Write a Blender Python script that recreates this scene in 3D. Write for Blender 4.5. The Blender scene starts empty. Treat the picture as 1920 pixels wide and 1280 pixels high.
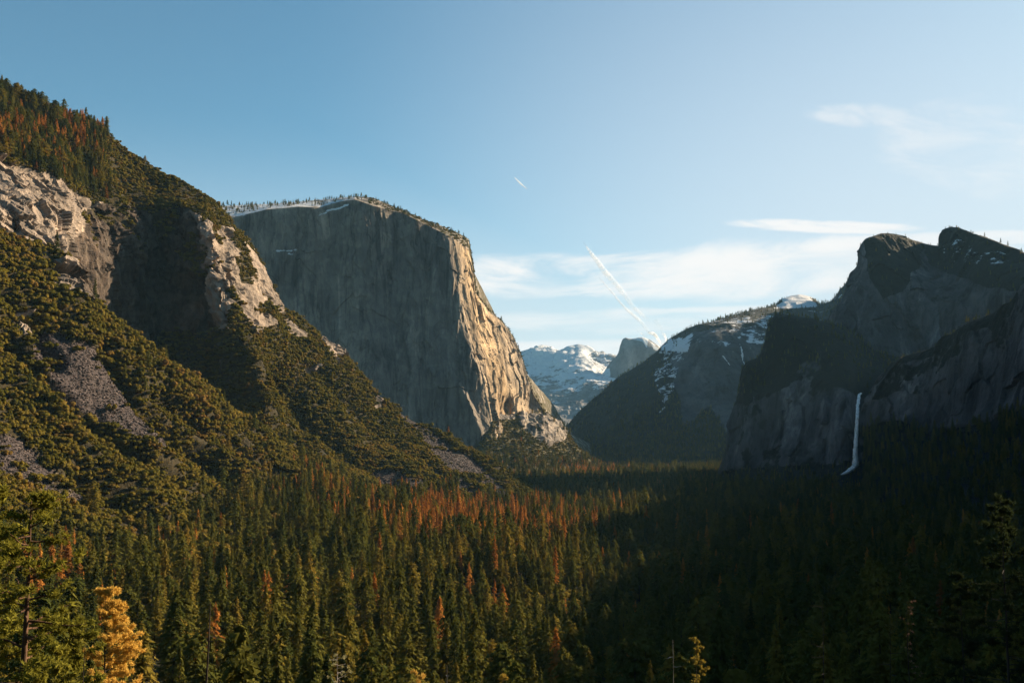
import bpy, math, random
import numpy as np
from mathutils import Vector, Matrix

# ------------------------------------------------------------------ camera, sky, sun, exposure
SC = bpy.context.scene
COL = SC.collection
F = 1867.0                      # focal length in photograph pixels (1920 wide)
PITCH = math.atan(180 / F)
CAMZ = 150.0
cam = bpy.data.cameras.new('camera')
cam.sensor_width = 36; cam.lens = 36 * F / 1920
cam.clip_start = 0.5; cam.clip_end = 300000
camo = bpy.data.objects.new('camera', cam); COL.objects.link(camo)
camo.location = (0, 0, CAMZ); camo.rotation_euler = (math.pi / 2 + PITCH, 0, 0)
SC.camera = camo

SUN_AZ = math.radians(59)       # to the right of the view direction (+Y)
SUN_EL = math.radians(22)
SUND = np.array([math.sin(SUN_AZ) * math.cos(SUN_EL), math.cos(SUN_AZ) * math.cos(SUN_EL), math.sin(SUN_EL)])
sl = bpy.data.lights.new('sun', 'SUN'); sl.energy = 5.0; sl.angle = math.radians(0.5); sl.color = (1.0, 0.78, 0.52)
so = bpy.data.objects.new('sun', sl); COL.objects.link(so)
so.rotation_euler = Vector(-SUND).to_track_quat('-Z', 'Y').to_euler()
so.location = (2000, 2000, 3000)

SC.view_settings.view_transform = 'Standard'; SC.view_settings.look = 'None'
SC.view_settings.exposure = 1.5; SC.view_settings.gamma = 1
cy = SC.cycles
cy.use_denoising = True
cy.max_bounces = 5; cy.diffuse_bounces = 2; cy.glossy_bounces = 1; cy.volume_bounces = 1; cy.transparent_max_bounces = 12
cy.use_adaptive_sampling = True; cy.adaptive_threshold = 0.012

class N:                         # tiny node helper
    def __init__(s, tree): s.t = tree
    def n(s, typ, ins=None, **kw):
        nd = s.t.nodes.new(typ)
        for k, v in kw.items(): setattr(nd, k, v)
        for k, v in (ins or {}).items(): s.set(nd.inputs[k], v)
        return nd
    def set(s, sock, v):
        if isinstance(v, bpy.types.NodeSocket): s.t.links.new(v, sock)
        elif isinstance(v, bpy.types.Node): s.t.links.new(v.outputs[0], sock)
        else: sock.default_value = v
    def m(s, op, a, b=0.0, c=None, clamp=False):
        nd = s.t.nodes.new('ShaderNodeMath'); nd.operation = op; nd.use_clamp = clamp
        s.set(nd.inputs[0], a); s.set(nd.inputs[1], b)
        if c is not None: s.set(nd.inputs[2], c)
        return nd.outputs[0]
    def mix(s, f, a, b, blend='MIX'):
        nd = s.t.nodes.new('ShaderNodeMix'); nd.data_type = 'RGBA'; nd.blend_type = blend
        s.set(nd.inputs[0], f); s.set(nd.inputs[6], a); s.set(nd.inputs[7], b)
        return nd.outputs[2]
    def ss(s, x, lo, hi, a=0.0, b=1.0):
        nd = s.t.nodes.new('ShaderNodeMapRange'); nd.interpolation_type = 'SMOOTHSTEP'
        s.set(nd.inputs[0], x); s.set(nd.inputs[1], lo); s.set(nd.inputs[2], hi); s.set(nd.inputs[3], a); s.set(nd.inputs[4], b)
        return nd.outputs[0]
    def noise(s, vec, scale, detail=4, rough=0.55, dist=0.0):
        return s.n('ShaderNodeTexNoise', {'Vector': vec, 'Scale': scale, 'Detail': detail, 'Roughness': rough, 'Distortion': dist}).outputs[0]
    def ramp(s, x, stops):
        nd = s.t.nodes.new('ShaderNodeValToRGB'); s.set(nd.inputs[0], x)
        e = nd.color_ramp.elements
        while len(e) < len(stops): e.new(0.5)
        for el, (p, c) in zip(e, stops): el.position = p; el.color = (*c, 1)
        return nd.outputs[0]

# world: physical sky plus high thin cloud, laid out by compass direction and elevation
W = bpy.data.worlds.new('World'); SC.world = W; W.use_nodes = True
W.node_tree.nodes.clear(); w = N(W.node_tree)
sky = w.n('ShaderNodeTexSky', sky_type='NISHITA', sun_disc=False, sun_elevation=SUN_EL, sun_rotation=SUN_AZ,
          altitude=1400, air_density=1.0, dust_density=1.6, ozone_density=1.6)
tc = w.n('ShaderNodeTexCoord').outputs['Generated']
sp = w.n('ShaderNodeSeparateXYZ', {0: tc})
az = w.m('ARCTAN2', sp.outputs[0], sp.outputs[1])      # radians right of +Y
el = w.m('ARCSINE', sp.outputs[2])
def ang(px, py):                                         # photograph pixel -> (azimuth, elevation) in the sky
    u, v = (px - 960) / F, (640 - py) / F
    y = math.cos(PITCH) - v * math.sin(PITCH); z = math.sin(PITCH) + v * math.cos(PITCH)
    return math.atan2(u, y), math.atan2(z, math.hypot(u, y))
def cloud(px, py, rx, ry, rot, nscale, stretch, lo, hi, strength, seed):
    a0, e0 = ang(px, py)
    da = w.m('SUBTRACT', az, a0); de = w.m('SUBTRACT', el, e0)
    c, s_ = math.cos(rot), math.sin(rot)
    u = w.m('ADD', w.m('MULTIPLY', da, c), w.m('MULTIPLY', de, s_))
    v = w.m('SUBTRACT', w.m('MULTIPLY', de, c), w.m('MULTIPLY', da, s_))
    cv = w.n('ShaderNodeCombineXYZ', {0: u, 1: w.m('MULTIPLY', v, stretch), 2: seed})
    nz = w.noise(cv, nscale, 10, 0.63, 0.6)
    uu = w.m('POWER', w.m('ABSOLUTE', w.m('DIVIDE', u, rx / F)), 2.4); vv = w.m('POWER', w.m('ABSOLUTE', w.m('DIVIDE', v, ry / F)), 2.0)
    d = w.m('ADD', uu, vv)
    fall = w.ss(d, 1.0, 0.15)
    val = w.m('ADD', nz, w.m('MULTIPLY', w.m('SUBTRACT', fall, 1.0), 0.45))
    return w.m('MULTIPLY', w.m('MULTIPLY', w.ss(val, lo, hi), fall), strength)
parts = [
    cloud(1120, 520, 460, 66, 0.0, 9, 4.5, 0.30, 0.66, 1.0, 1.3),
    cloud(1440, 505, 360, 82, 0.03, 9, 3.6, 0.27, 0.62, 1.0, 4.1),
    cloud(1250, 600, 560, 36, 0.0, 8, 8.0, 0.28, 0.66, 0.7, 7.7),
    cloud(1100, 662, 460, 34, 0.0, 8, 7.0, 0.15, 0.55, 0.9, 2.7),
    cloud(1545, 425, 215, 17, -0.10, 14, 5.0, 0.22, 0.55, 0.95, 9.2),
    cloud(1760, 455, 330, 26, -0.04, 10, 5.0, 0.30, 0.6, 0.7, 5.5),
    cloud(1610, 216, 130, 30, -0.15, 22, 2.6, 0.30, 0.8, 0.5, 3.3),
    cloud(1810, 275, 230, 120, -0.3, 12, 3.4, 0.32, 0.85, 0.5, 6.6),
]
cov = parts[0]
for p_ in parts[1:]:
    cov = w.m('SUBTRACT', w.m('ADD', cov, p_), w.m('MULTIPLY', cov, p_))
SKYK = 0.052
skyc = w.mix(1.0, sky.outputs[0], (0.70, 1.02, 0.97, 1), 'MULTIPLY')
lowglow = w.m('MAXIMUM', w.m('MULTIPLY', w.ss(el, 0.75, 0.0, 0.0, 0.95), w.ss(w.m('COSINE', w.m('SUBTRACT', az, 0.75)), 0.55, 1.0)),
              w.m('MULTIPLY', w.ss(el, 0.32, 0.0, 0.0, 0.97), w.ss(w.m('COSINE', w.m('SUBTRACT', az, 0.75)), -0.3, 0.75)))
skyc = w.mix(lowglow, skyc, (5.35, 5.55, 5.85, 1))
skyc = w.mix(cov, skyc, (6.9, 6.7, 6.55, 1))
bg = w.n('ShaderNodeBackground', {'Color': skyc, 'Strength': SKYK})
wo = w.n('ShaderNodeOutputWorld', {'Surface': bg.outputs[0]})

# ------------------------------------------------------------------ helpers
random.seed(7)
rng = np.random.default_rng(11)
CP, SP = math.cos(PITCH), math.sin(PITCH)
def P(px, py, d):
    u, v = (px - 960) / F, (640 - py) / F
    y = CP - v * SP; z = SP + v * CP
    k = d / y
    return (u * k, d, CAMZ + z * k)
def PZ(px, z, d):                 # world point at distance d, height z, in column px
    dz = (z - CAMZ) / d           # z/y of the ray = (SP+vCP)/(CP-vSP)
    v = (dz * CP - SP) / (CP + dz * SP)
    u = (px - 960) / F
    return (u * d / (CP - v * SP), d, z)
def proj(pts):
    x, y, z = pts[..., 0], pts[..., 1], pts[..., 2] - CAMZ
    f = y * CP + z * SP; up = -y * SP + z * CP
    f = np.where(f < 1, 1, f)
    return 960 + F * x / f, 640 - F * up / f

def _h(ix, iy, iz, seed):
    h = (ix.astype(np.uint32) * np.uint32(374761393) + iy.astype(np.uint32) * np.uint32(668265263)
         + iz.astype(np.uint32) * np.uint32(2147483647) + np.uint32(seed * 144665 + 12345))
    h = (h ^ (h >> np.uint32(13))) * np.uint32(1274126177)
    h = h ^ (h >> np.uint32(16))
    h = h * np.uint32(2246822519); h = h ^ (h >> np.uint32(15))
    return h.astype(np.float64) / 4294967295.0 * 2 - 1
def vnoise(p, seed=0):
    q = np.floor(p); f = p - q; q = q.astype(np.int64)
    f = f * f * f * (f * (f * 6 - 15) + 10)
    x, y, z = q[:, 0], q[:, 1], q[:, 2]
    def L(a, b, t): return a + (b - a) * t
    c = [[[_h(x + i, y + j, z + k, seed) for k in (0, 1)] for j in (0, 1)] for i in (0, 1)]
    return L(L(L(c[0][0][0], c[1][0][0], f[:, 0]), L(c[0][1][0], c[1][1][0], f[:, 0]), f[:, 1]),
             L(L(c[0][0][1], c[1][0][1], f[:, 0]), L(c[0][1][1], c[1][1][1], f[:, 0]), f[:, 1]), f[:, 2])
def fbm(p, size, octv=5, seed=0, gain=0.5, stretch=(1, 1, 1), ridged=False):
    p = p.reshape(-1, 3) / (np.array(stretch) * size)
    a, s, tot = 1.0, 0.0, 0.0
    for o in range(octv):
        n = vnoise(p + 17.3 * o, seed + o)
        if ridged: n = 1 - 2 * np.abs(n)
        s = s + a * n; tot += a; a *= gain; p = p * 2.03
    return s / tot

def facets(p, size, seed=0, stretch=(1, 1, 1), mask=None, tilt=0.8):
    """broken blocks: each cell gets its own height and its own tilted face, about -1..1"""
    q = p.reshape(-1, 3) / (np.array(stretch) * size); out = np.zeros(len(q))
    ii = np.arange(len(q)) if mask is None else np.nonzero(mask.ravel() > 0.02)[0]
    q = q[ii]; b = np.floor(q).astype(np.int64); best = np.full(len(q), 1e9); val = np.zeros(len(q))
    for i in (-1, 0, 1):
        for j in (-1, 0, 1):
            for k in (-1, 0, 1):
                c = b + np.array([i, j, k]); h = [_h(c[:, 0], c[:, 1], c[:, 2], seed + 7 * t) for t in range(4)]
                o = q - (c + 0.5 + 0.45 * np.stack(h[:3], -1)); d = (o * o).sum(1)
                v = h[3] * 0.55 + tilt * (o[:, 0] * h[1] + o[:, 1] * h[2] + o[:, 2] * h[0]) * 1.6
                m_ = d < best; best = np.where(m_, d, best); val = np.where(m_, v, val)
    out[ii] = val
    return out

def pchip(xk, yk, x):             # monotone cubic; yk (n,k)
    xk = np.asarray(xk, float); yk = np.asarray(yk, float)
    h = np.diff(xk)[:, None]; dl = np.diff(yk, axis=0) / h
    m = np.zeros_like(yk)
    s = dl[:-1] * dl[1:] > 0
    w1 = 2 * h[1:] + h[:-1]; w2 = h[1:] + 2 * h[:-1]
    with np.errstate(divide='ignore', invalid='ignore'):
        hm = (w1 + w2) / (w1 / dl[:-1] + w2 / dl[1:])
    m[1:-1] = np.where(s, hm, 0); m[0] = dl[0]; m[-1] = dl[-1]
    i = np.clip(np.searchsorted(xk, x) - 1, 0, len(xk) - 2)
    hh = h[i]; t = ((x - xk[i])[:, None]) / hh
    return ((2*t**3 - 3*t**2 + 1) * yk[i] + (t**3 - 2*t**2 + t) * hh * m[i]
            + (-2*t**3 + 3*t**2) * yk[i+1] + (t**3 - t**2) * hh * m[i+1])
def pt(px, a, d):
    return PZ(px, float(a[1:]), d) if isinstance(a, str) else P(px, a, d)
def row(pts, cols):               # row of (px, py or 'z<height>', distance) sampled at picture columns
    k = np.array([pt(*p) for p in pts])
    return pchip([p[0] for p in pts], k, cols)
def loft(rows, segs):
    rows = np.array(rows); R, NU, _ = rows.shape
    step = np.linalg.norm(np.diff(rows, axis=0), axis=2).mean(axis=1)
    t = np.concatenate([[0], np.cumsum(np.maximum(step, 5))])
    tt = np.concatenate([np.linspace(t[i], t[i+1], n, endpoint=False) for i, n in enumerate(segs)] + [[t[-1]]])
    g = pchip(t, rows.reshape(R, -1), tt).reshape(len(tt), NU, 3)
    return g
def normals(g):
    du = np.gradient(g, axis=1); dv = np.gradient(g, axis=0)
    n = np.cross(du, dv); n /= np.linalg.norm(n, axis=2, keepdims=True) + 1e-9
    return n                       # rows go away/up, columns go right: normal faces the camera / up
def inpoly(x, y, poly):
    r = np.zeros(x.shape, bool); n = len(poly); j = n - 1
    for i in range(n):
        xi, yi = poly[i]; xj, yj = poly[j]
        if yi != yj:
            r ^= ((yi > y) != (yj > y)) & (x < (xj - xi) * (y - yi) / (yj - yi) + xi)
        j = i
    return r
def sst(x, a, b):
    t = np.clip((x - a) / (b - a), 0, 1); return t * t * (3 - 2 * t)

def tag(o, label=None, cat=None, group=None, kind=None):
    if label: o['label'] = label
    if cat: o['category'] = cat
    if group: o['group'] = group
    if kind: o['kind'] = kind
    return o
def link(name, data, parent=None, mat=None):
    o = bpy.data.objects.new(name, data); COL.objects.link(o)
    if parent: o.parent = parent
    if mat: data.materials.append(mat)
    return o
def mesh_np(name, V, faces, smooth=True):
    """V (n,3); faces (m,k) int array"""
    me = bpy.data.meshes.new(name); faces = np.asarray(faces); m, k = faces.shape
    me.vertices.add(len(V)); me.vertices.foreach_set('co', np.asarray(V, np.float32).ravel())
    me.loops.add(m * k); me.loops.foreach_set('vertex_index', faces.astype(np.int32).ravel())
    me.polygons.add(m); me.polygons.foreach_set('loop_start', np.arange(0, m * k, k, dtype=np.int32))
    me.polygons.foreach_set('use_smooth', np.full(m, smooth))
    me.update(calc_edges=True)
    return me
def grid_mesh(name, g, attrs=None):
    R, C, _ = g.shape
    i = np.arange(R * C).reshape(R, C)
    f = np.stack([i[:-1, :-1], i[:-1, 1:], i[1:, 1:], i[1:, :-1]], -1).reshape(-1, 4)
    me = mesh_np(name, g.reshape(-1, 3), f)
    for k, v in (attrs or {}).items():
        a = me.attributes.new(k, 'FLOAT', 'POINT'); a.data.foreach_set('value', np.asarray(v, np.float32).ravel())
    return me

# ------------------------------------------------------------------ materials
def newmat(name):
    m = bpy.data.materials.new(name); m.use_nodes = True; m.node_tree.nodes.clear()
    return m, N(m.node_tree)
def finish(nn, col, rough=0.9, bump=None, bstr=0.5, bdist=1.0, spec=0.2, extra=None):
    b = nn.n('ShaderNodeBsdfPrincipled', {'Base Color': col, 'Roughness': rough, 'Specular IOR Level': spec})
    if bump is not None:
        bn = nn.n('ShaderNodeBump', {'Height': bump, 'Strength': bstr, 'Distance': bdist})
        nn.set(b.inputs['Normal'], bn.outputs[0])
    for k, v in (extra or {}).items(): nn.set(b.inputs[k], v)
    nn.n('ShaderNodeOutputMaterial', {'Surface': b.outputs[0]})
    return b
def terrain_mat(name, rock, rock2, stain, veg, veg2, scale=1.0, streak=True, zs=0.10, bump=6.0):
    """rock face with streaks, joints and stains; brush, talus and snow where the attributes say"""
    m, k = newmat(name)
    co = k.n('ShaderNodeTexCoord').outputs['Object']
    mp = k.n('ShaderNodeMapping', {'Vector': co, 'Scale': (1, 1, zs)}).outputs[0] if streak else co
    big = k.noise(mp, 0.006 / scale, 6, 0.6, 0.4)
    mid = k.noise(mp, 0.028 / scale, 6, 0.65, 0.3)
    fin = k.noise(mp, 0.13 / scale, 5, 0.65)
    blk = k.noise(co, 0.02 / scale, 8, 0.62, 0.6)
    c = k.mix(k.ss(big, 0.35, 0.65), (*rock, 1), (*rock2, 1))
    c = k.mix(k.ss(mid, 0.50, 0.66, 0, 0.9), c, (*stain, 1))
    lp = k.noise(mp, 0.011 / scale, 7, 0.7, 0.8)
    c = k.mix(k.ss(lp, 0.52, 0.62, 0, 0.7), c, k.mix(1.0, c, (2.5, 2.4, 2.3, 1) if 'dark' in name else (1.95, 1.88, 1.8, 1), 'MULTIPLY'))
    c = k.mix(k.ss(blk, 0.35, 0.65), k.mix(1.0, c, (0.72, 0.72, 0.74, 1), 'MULTIPLY'), k.mix(1.0, c, (1.2, 1.18, 1.15, 1), 'MULTIPLY'))
    c = k.mix(k.ss(k.noise(k.n('ShaderNodeMapping', {'Vector': co, 'Scale': (1, 1, 0.04 if streak else 1)}).outputs[0], 0.05 / scale, 6, 0.7, 0.3), 0.52, 0.64, 0, 0.8 if zs < 0.2 else 0.0), c, k.mix(1.0, c, (0.42, 0.42, 0.44, 1), 'MULTIPLY'))
    c = k.mix(k.ss(fin, 0.52, 0.68, 0, 0.5), c, k.mix(1.0, c, (0.45, 0.45, 0.46, 1), 'MULTIPLY'))
    av = k.n('ShaderNodeAttribute', attribute_name='veg').outputs['Fac']
    at = k.n('ShaderNodeAttribute', attribute_name='talus').outputs['Fac']
    asn = k.n('ShaderNodeAttribute', attribute_name='snow').outputs['Fac']
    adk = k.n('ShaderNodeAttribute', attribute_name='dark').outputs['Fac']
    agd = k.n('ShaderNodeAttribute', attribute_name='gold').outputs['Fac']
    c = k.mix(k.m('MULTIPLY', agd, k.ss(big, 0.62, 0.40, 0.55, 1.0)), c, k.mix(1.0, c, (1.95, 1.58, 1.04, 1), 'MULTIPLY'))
    c = k.mix(k.m('MULTIPLY', adk, k.ss(mid, 0.35, 0.62, 0.72, 1.0)), c, k.mix(1.0, c, (0.165, 0.142, 0.128, 1), 'MULTIPLY'))  # darker rock with shade painted in, for the bowl and left cliff face
    n1 = k.noise(co, 0.035 / scale, 6, 0.62); n2 = k.noise(co, 0.11 / scale, 4, 0.6)
    vc = k.mix(k.ss(n2, 0.35, 0.65), (*veg, 1), (*veg2, 1))
    tcn = k.n('ShaderNodeTexVoronoi', {'Vector': co, 'Scale': 0.32 / scale}).outputs['Color']
    tval = k.n('ShaderNodeSeparateColor', {0: tcn}).outputs[0]
    tcol = k.mix(tval, (0.022, 0.018, 0.019, 1), (0.085, 0.067, 0.066, 1))
    c = k.mix(k.ss(k.m('ADD', at, k.m('MULTIPLY', k.m('SUBTRACT', n1, 0.5), 0.8)), 0.45, 0.55), c, tcol)
    vm = k.ss(k.m('ADD', av, k.m('MULTIPLY', k.m('SUBTRACT', n1, 0.5), 1.3)), 0.42, 0.58)
    c = k.mix(vm, c, vc)
    mps = k.n('ShaderNodeMapping', {'Vector': co, 'Rotation': (0, 0.5, 0), 'Scale': (1, 1, 2.2)}).outputs[0]
    sn = k.noise(mps, 0.018 / scale, 9, 0.74)
    sm = k.ss(k.m('ADD', asn, k.m('MULTIPLY', k.m('SUBTRACT', sn, 0.5), 2.2)), 0.46, 0.54)
    c = k.mix(sm, c, (0.55, 0.57, 0.60, 1))
    hgt = k.m('ADD', k.m('ADD', k.m('MULTIPLY', mid, 1.0), k.m('MULTIPLY', fin, 0.35)), k.m('ADD', k.m('MULTIPLY', blk, 0.8), k.m('MULTIPLY', n2, 0.3)))
    finish(k, c, 0.92, hgt, 1.0, bump * scale)
    return m

def leaf_mat(name, stops, tr=0.32, spread=1.0, nscale=0.25):
    m, k = newmat(name)
    oi = k.n('ShaderNodeObjectInfo').outputs['Random']
    co = k.n('ShaderNodeTexCoord').outputs['Object']
    nz = k.noise(co, nscale, 3, 0.6)
    ps = k.n('ShaderNodeNewGeometry').outputs['Position']; pn = k.noise(ps, 0.012, 3, 0.6)
    x = k.m('ADD', k.m('ADD', k.m('MULTIPLY', oi, 0.62 * spread), k.m('MULTIPLY', nz, 0.40)), k.m('MULTIPLY', k.m('SUBTRACT', pn, 0.42), 0.9), clamp=True)
    c = k.ramp(x, stops)
    d = k.n('ShaderNodeBsdfDiffuse', {'Color': c}); t = k.n('ShaderNodeBsdfTranslucent', {'Color': c})
    mx = k.n('ShaderNodeMixShader', {0: tr, 1: d.outputs[0], 2: t.outputs[0]})
    k.n('ShaderNodeOutputMaterial', {'Surface': mx.outputs[0]})
    return m
def bark_mat(name, a, b, sc=3.0):
    m, k = newmat(name)
    co = k.n('ShaderNodeTexCoord').outputs['Object']
    mp = k.n('ShaderNodeMapping', {'Vector': co, 'Scale': (1, 1, 0.15)}).outputs[0]
    nz = k.noise(mp, sc, 5, 0.65)
    finish(k, k.mix(k.ss(nz, 0.35, 0.65), (*a, 1), (*b, 1)), 0.9, nz, 0.8, 0.1)
    return m

M = {}
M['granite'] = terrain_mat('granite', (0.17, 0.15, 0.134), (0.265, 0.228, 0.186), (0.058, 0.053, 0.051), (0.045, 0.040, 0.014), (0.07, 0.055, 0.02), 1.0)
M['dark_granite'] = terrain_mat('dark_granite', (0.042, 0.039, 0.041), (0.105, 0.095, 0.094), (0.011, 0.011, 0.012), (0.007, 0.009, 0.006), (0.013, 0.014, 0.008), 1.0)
M['hill'] = terrain_mat('hill', (0.19, 0.155, 0.125), (0.26, 0.21, 0.17), (0.09, 0.072, 0.058), (0.018, 0.015, 0.006), (0.040, 0.030, 0.011), 0.6, zs=0.5, bump=8.0)  # brush ground kept very dark: paints in the shadow between bushes
M['far'] = terrain_mat('far', (0.045, 0.052, 0.058), (0.075, 0.08, 0.085), (0.022, 0.025, 0.029), (0.012, 0.015, 0.011), (0.020, 0.021, 0.015), 1.8, zs=0.25)
M['high'] = terrain_mat('high', (0.16, 0.16, 0.16), (0.22, 0.21, 0.205), (0.10, 0.10, 0.105), (0.035, 0.04, 0.035), (0.05, 0.055, 0.045), 4.0, zs=0.4)
m, k = newmat('forest_floor')
co = k.n('ShaderNodeTexCoord').outputs['Object']
n1 = k.noise(co, 0.03, 6, 0.6); n2 = k.noise(co, 0.4, 4, 0.6)
finish(k, k.mix(k.ss(n1, 0.4, 0.6), k.mix(n2, (0.012, 0.011, 0.006, 1), (0.030, 0.024, 0.012, 1)), (0.018, 0.021, 0.008, 1)), 0.95, n2, 0.6, 1.0)
M['floor'] = m
M['conifer'] = leaf_mat('conifer', [(0.0, (0.034, 0.046, 0.014)), (0.4, (0.068, 0.076, 0.018)), (0.75, (0.130, 0.118, 0.024)), (1.0, (0.24, 0.165, 0.030))])
M['dead'] = leaf_mat('dead', [(0.0, (0.13, 0.060, 0.022)), (0.4, (0.34, 0.140, 0.034)), (0.75, (0.50, 0.225, 0.048)), (1.0, (0.34, 0.19, 0.05))])
M['brush'] = leaf_mat('brush', [(0.0, (0.060, 0.060, 0.012)), (0.45, (0.115, 0.100, 0.017)), (0.8, (0.18, 0.135, 0.026)), (1.0, (0.21, 0.12, 0.036))], nscale=0.12)
M['pine'] = leaf_mat('pine', [(0.0, (0.11, 0.12, 0.02)), (0.6, (0.22, 0.20, 0.03)), (1.0, (0.34, 0.26, 0.05))], nscale=0.5, spread=0.4)
M['golden'] = leaf_mat('golden', [(0.0, (0.42, 0.24, 0.045)), (0.6, (0.66, 0.43, 0.10)), (1.0, (0.80, 0.60, 0.20))], nscale=0.6, spread=0.4)
M['yellow'] = leaf_mat('yellow', [(0.0, (0.16, 0.13, 0.03)), (0.5, (0.30, 0.22, 0.04)), (1.0, (0.42, 0.25, 0.05))], nscale=0.6, spread=0.4)
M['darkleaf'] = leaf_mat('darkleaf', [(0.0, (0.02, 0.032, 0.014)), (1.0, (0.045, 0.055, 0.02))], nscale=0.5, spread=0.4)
M['pinkleaf'] = leaf_mat('pinkleaf', [(0.0, (0.22, 0.12, 0.08)), (1.0, (0.36, 0.20, 0.13))], nscale=0.5, spread=0.4)
M['lichen'] = leaf_mat('lichen', [(0.0, (0.22, 0.21, 0.08)), (1.0, (0.50, 0.45, 0.24))], nscale=0.8, spread=0.4)
M['bark'] = bark_mat('bark', (0.045, 0.026, 0.017), (0.13, 0.072, 0.042))
M['darkbark'] = bark_mat('darkbark', (0.022, 0.018, 0.015), (0.06, 0.045, 0.036))
M['greybark'] = bark_mat('greybark', (0.22, 0.19, 0.16), (0.45, 0.40, 0.35))
m, k = newmat('boulder')
oi = k.n('ShaderNodeObjectInfo').outputs['Random']
finish(k, k.ramp(oi, [(0.0, (0.022, 0.019, 0.020)), (0.6, (0.055, 0.044, 0.044)), (1.0, (0.17, 0.135, 0.12))]), 0.9)
M['boulder'] = m

# ------------------------------------------------------------------ terrain
HC = 12.0; HX0, HY0 = -2400.0, -700.0; HNX, HNY = 520, 600   # coarse map of how high the hills stand, to keep valley trees off them
HM = np.full((HNY, HNX), -1e9)
def stamp(g):
    # densify by sampling cell centres and corners
    pts = [g.reshape(-1, 3), ((g[:-1, :-1] + g[1:, 1:]) / 2).reshape(-1, 3), ((g[:-1] + g[1:]) / 2).reshape(-1, 3), ((g[:, :-1] + g[:, 1:]) / 2).reshape(-1, 3)]
    p = np.concatenate(pts)
    i = ((p[:, 0] - HX0) / HC).astype(int); j = ((p[:, 1] - HY0) / HC).astype(int)
    ok = (i >= 0) & (i < HNX) & (j >= 0) & (j < HNY)
    np.maximum.at(HM, (j[ok], i[ok]), p[ok, 2])
def hill_at(x, y):
    i = ((x - HX0) / HC).astype(int); j = ((y - HY0) / HC).astype(int)
    ok = (i >= 0) & (i < HNX) & (j >= 0) & (j < HNY)
    r = np.full(x.shape, -1e9); r[ok] = HM[j[ok], i[ok]]
    return r
HK = np.array([[-900, 165], [-60, 152], [-8, 148.2], [6, 146], [20, 138], [45, 127], [80, 116], [140, 99], [220, 80], [330, 55], [450, 32], [600, 12], [800, 0], [40000, 0]], float)
def ground_z(x, y):
    z = np.interp(y - 0.06 * x, HK[:, 0], HK[:, 1])
    z = z + 0.13 * np.clip(110 - x, 0, 420) * np.interp(y, [330, 600, 1500, 2000], [0, 1, 1, 0])
    z = z + 0.00005 * np.clip(x, 0, 400) ** 2 * np.interp(y, [0, 900, 1400], [1, 1, 0])
    p = np.stack([x, y, np.zeros_like(x)], -1).reshape(-1, 3)
    amp = np.interp(np.hypot(x, y), [5, 80, 500, 2200, 3500], [0.2, 3, 16, 16, 5])
    return z + (amp.ravel() * fbm(p, 190, 4, 3)).reshape(x.shape)
ys = np.concatenate([np.linspace(-900, 0, 30, endpoint=False), np.linspace(0, 900, 150, endpoint=False), np.linspace(900, 5200, 200, endpoint=False), np.geomspace(5200, 45000, 40)])
xa = np.concatenate([np.linspace(0, 600, 80, endpoint=False), np.linspace(600, 3000, 70, endpoint=False), np.geomspace(3000, 25000, 25)])
xs = np.concatenate([-xa[:0:-1], xa])
X, Y = np.meshgrid(xs, ys)
gr = np.stack([X, Y, ground_z(X, Y)], -1)
tag(link('ground', grid_mesh('ground', gr), mat=M['floor']), 'dark forest floor of the valley falling away below the viewpoint', kind='structure')

SURF = {}
# the mountainside the viewpoint is cut into, rising behind the camera
xs_ = np.linspace(-5000, 5000, 120); ys_ = np.linspace(-2400, -60, 60); X, Y = np.meshgrid(xs_, ys_)
Z = 150 + np.interp(-Y, [0, 60, 250, 700, 1400, 2000, 2400], [0, -12, 110, 420, 800, 860, 700]) + 30 * fbm(np.stack([X, Y, 0 * X], -1), 400, 5, 8).reshape(X.shape) * np.clip((-Y - 60) / 300, 0, 1)
tag(link('rear_hillside', grid_mesh('rear_hillside', np.stack([X, Y, Z], -1)), mat=M['floor']), 'wooded mountainside rising behind the viewpoint', kind='structure')

def add_hill(name, g, mat, attrs, label, stampit=True, kind='structure'):
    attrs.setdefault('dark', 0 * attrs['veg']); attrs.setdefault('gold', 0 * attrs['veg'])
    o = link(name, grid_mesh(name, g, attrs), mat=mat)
    if name in ('left_hillside', 'granite_cliff', 'right_hillside', 'waterfall_buttress', 'upper_rocks'):
        o.data.polygons.foreach_set('use_smooth', np.zeros(len(o.data.polygons), bool))
    tag(o, label, kind=kind)
    if stampit: stamp(g)
    SURF[name] = (g, attrs)
    return o
def frame_fade(g, keep):         # displacement fades towards chosen rows (list of row weights)
    return keep

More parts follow.
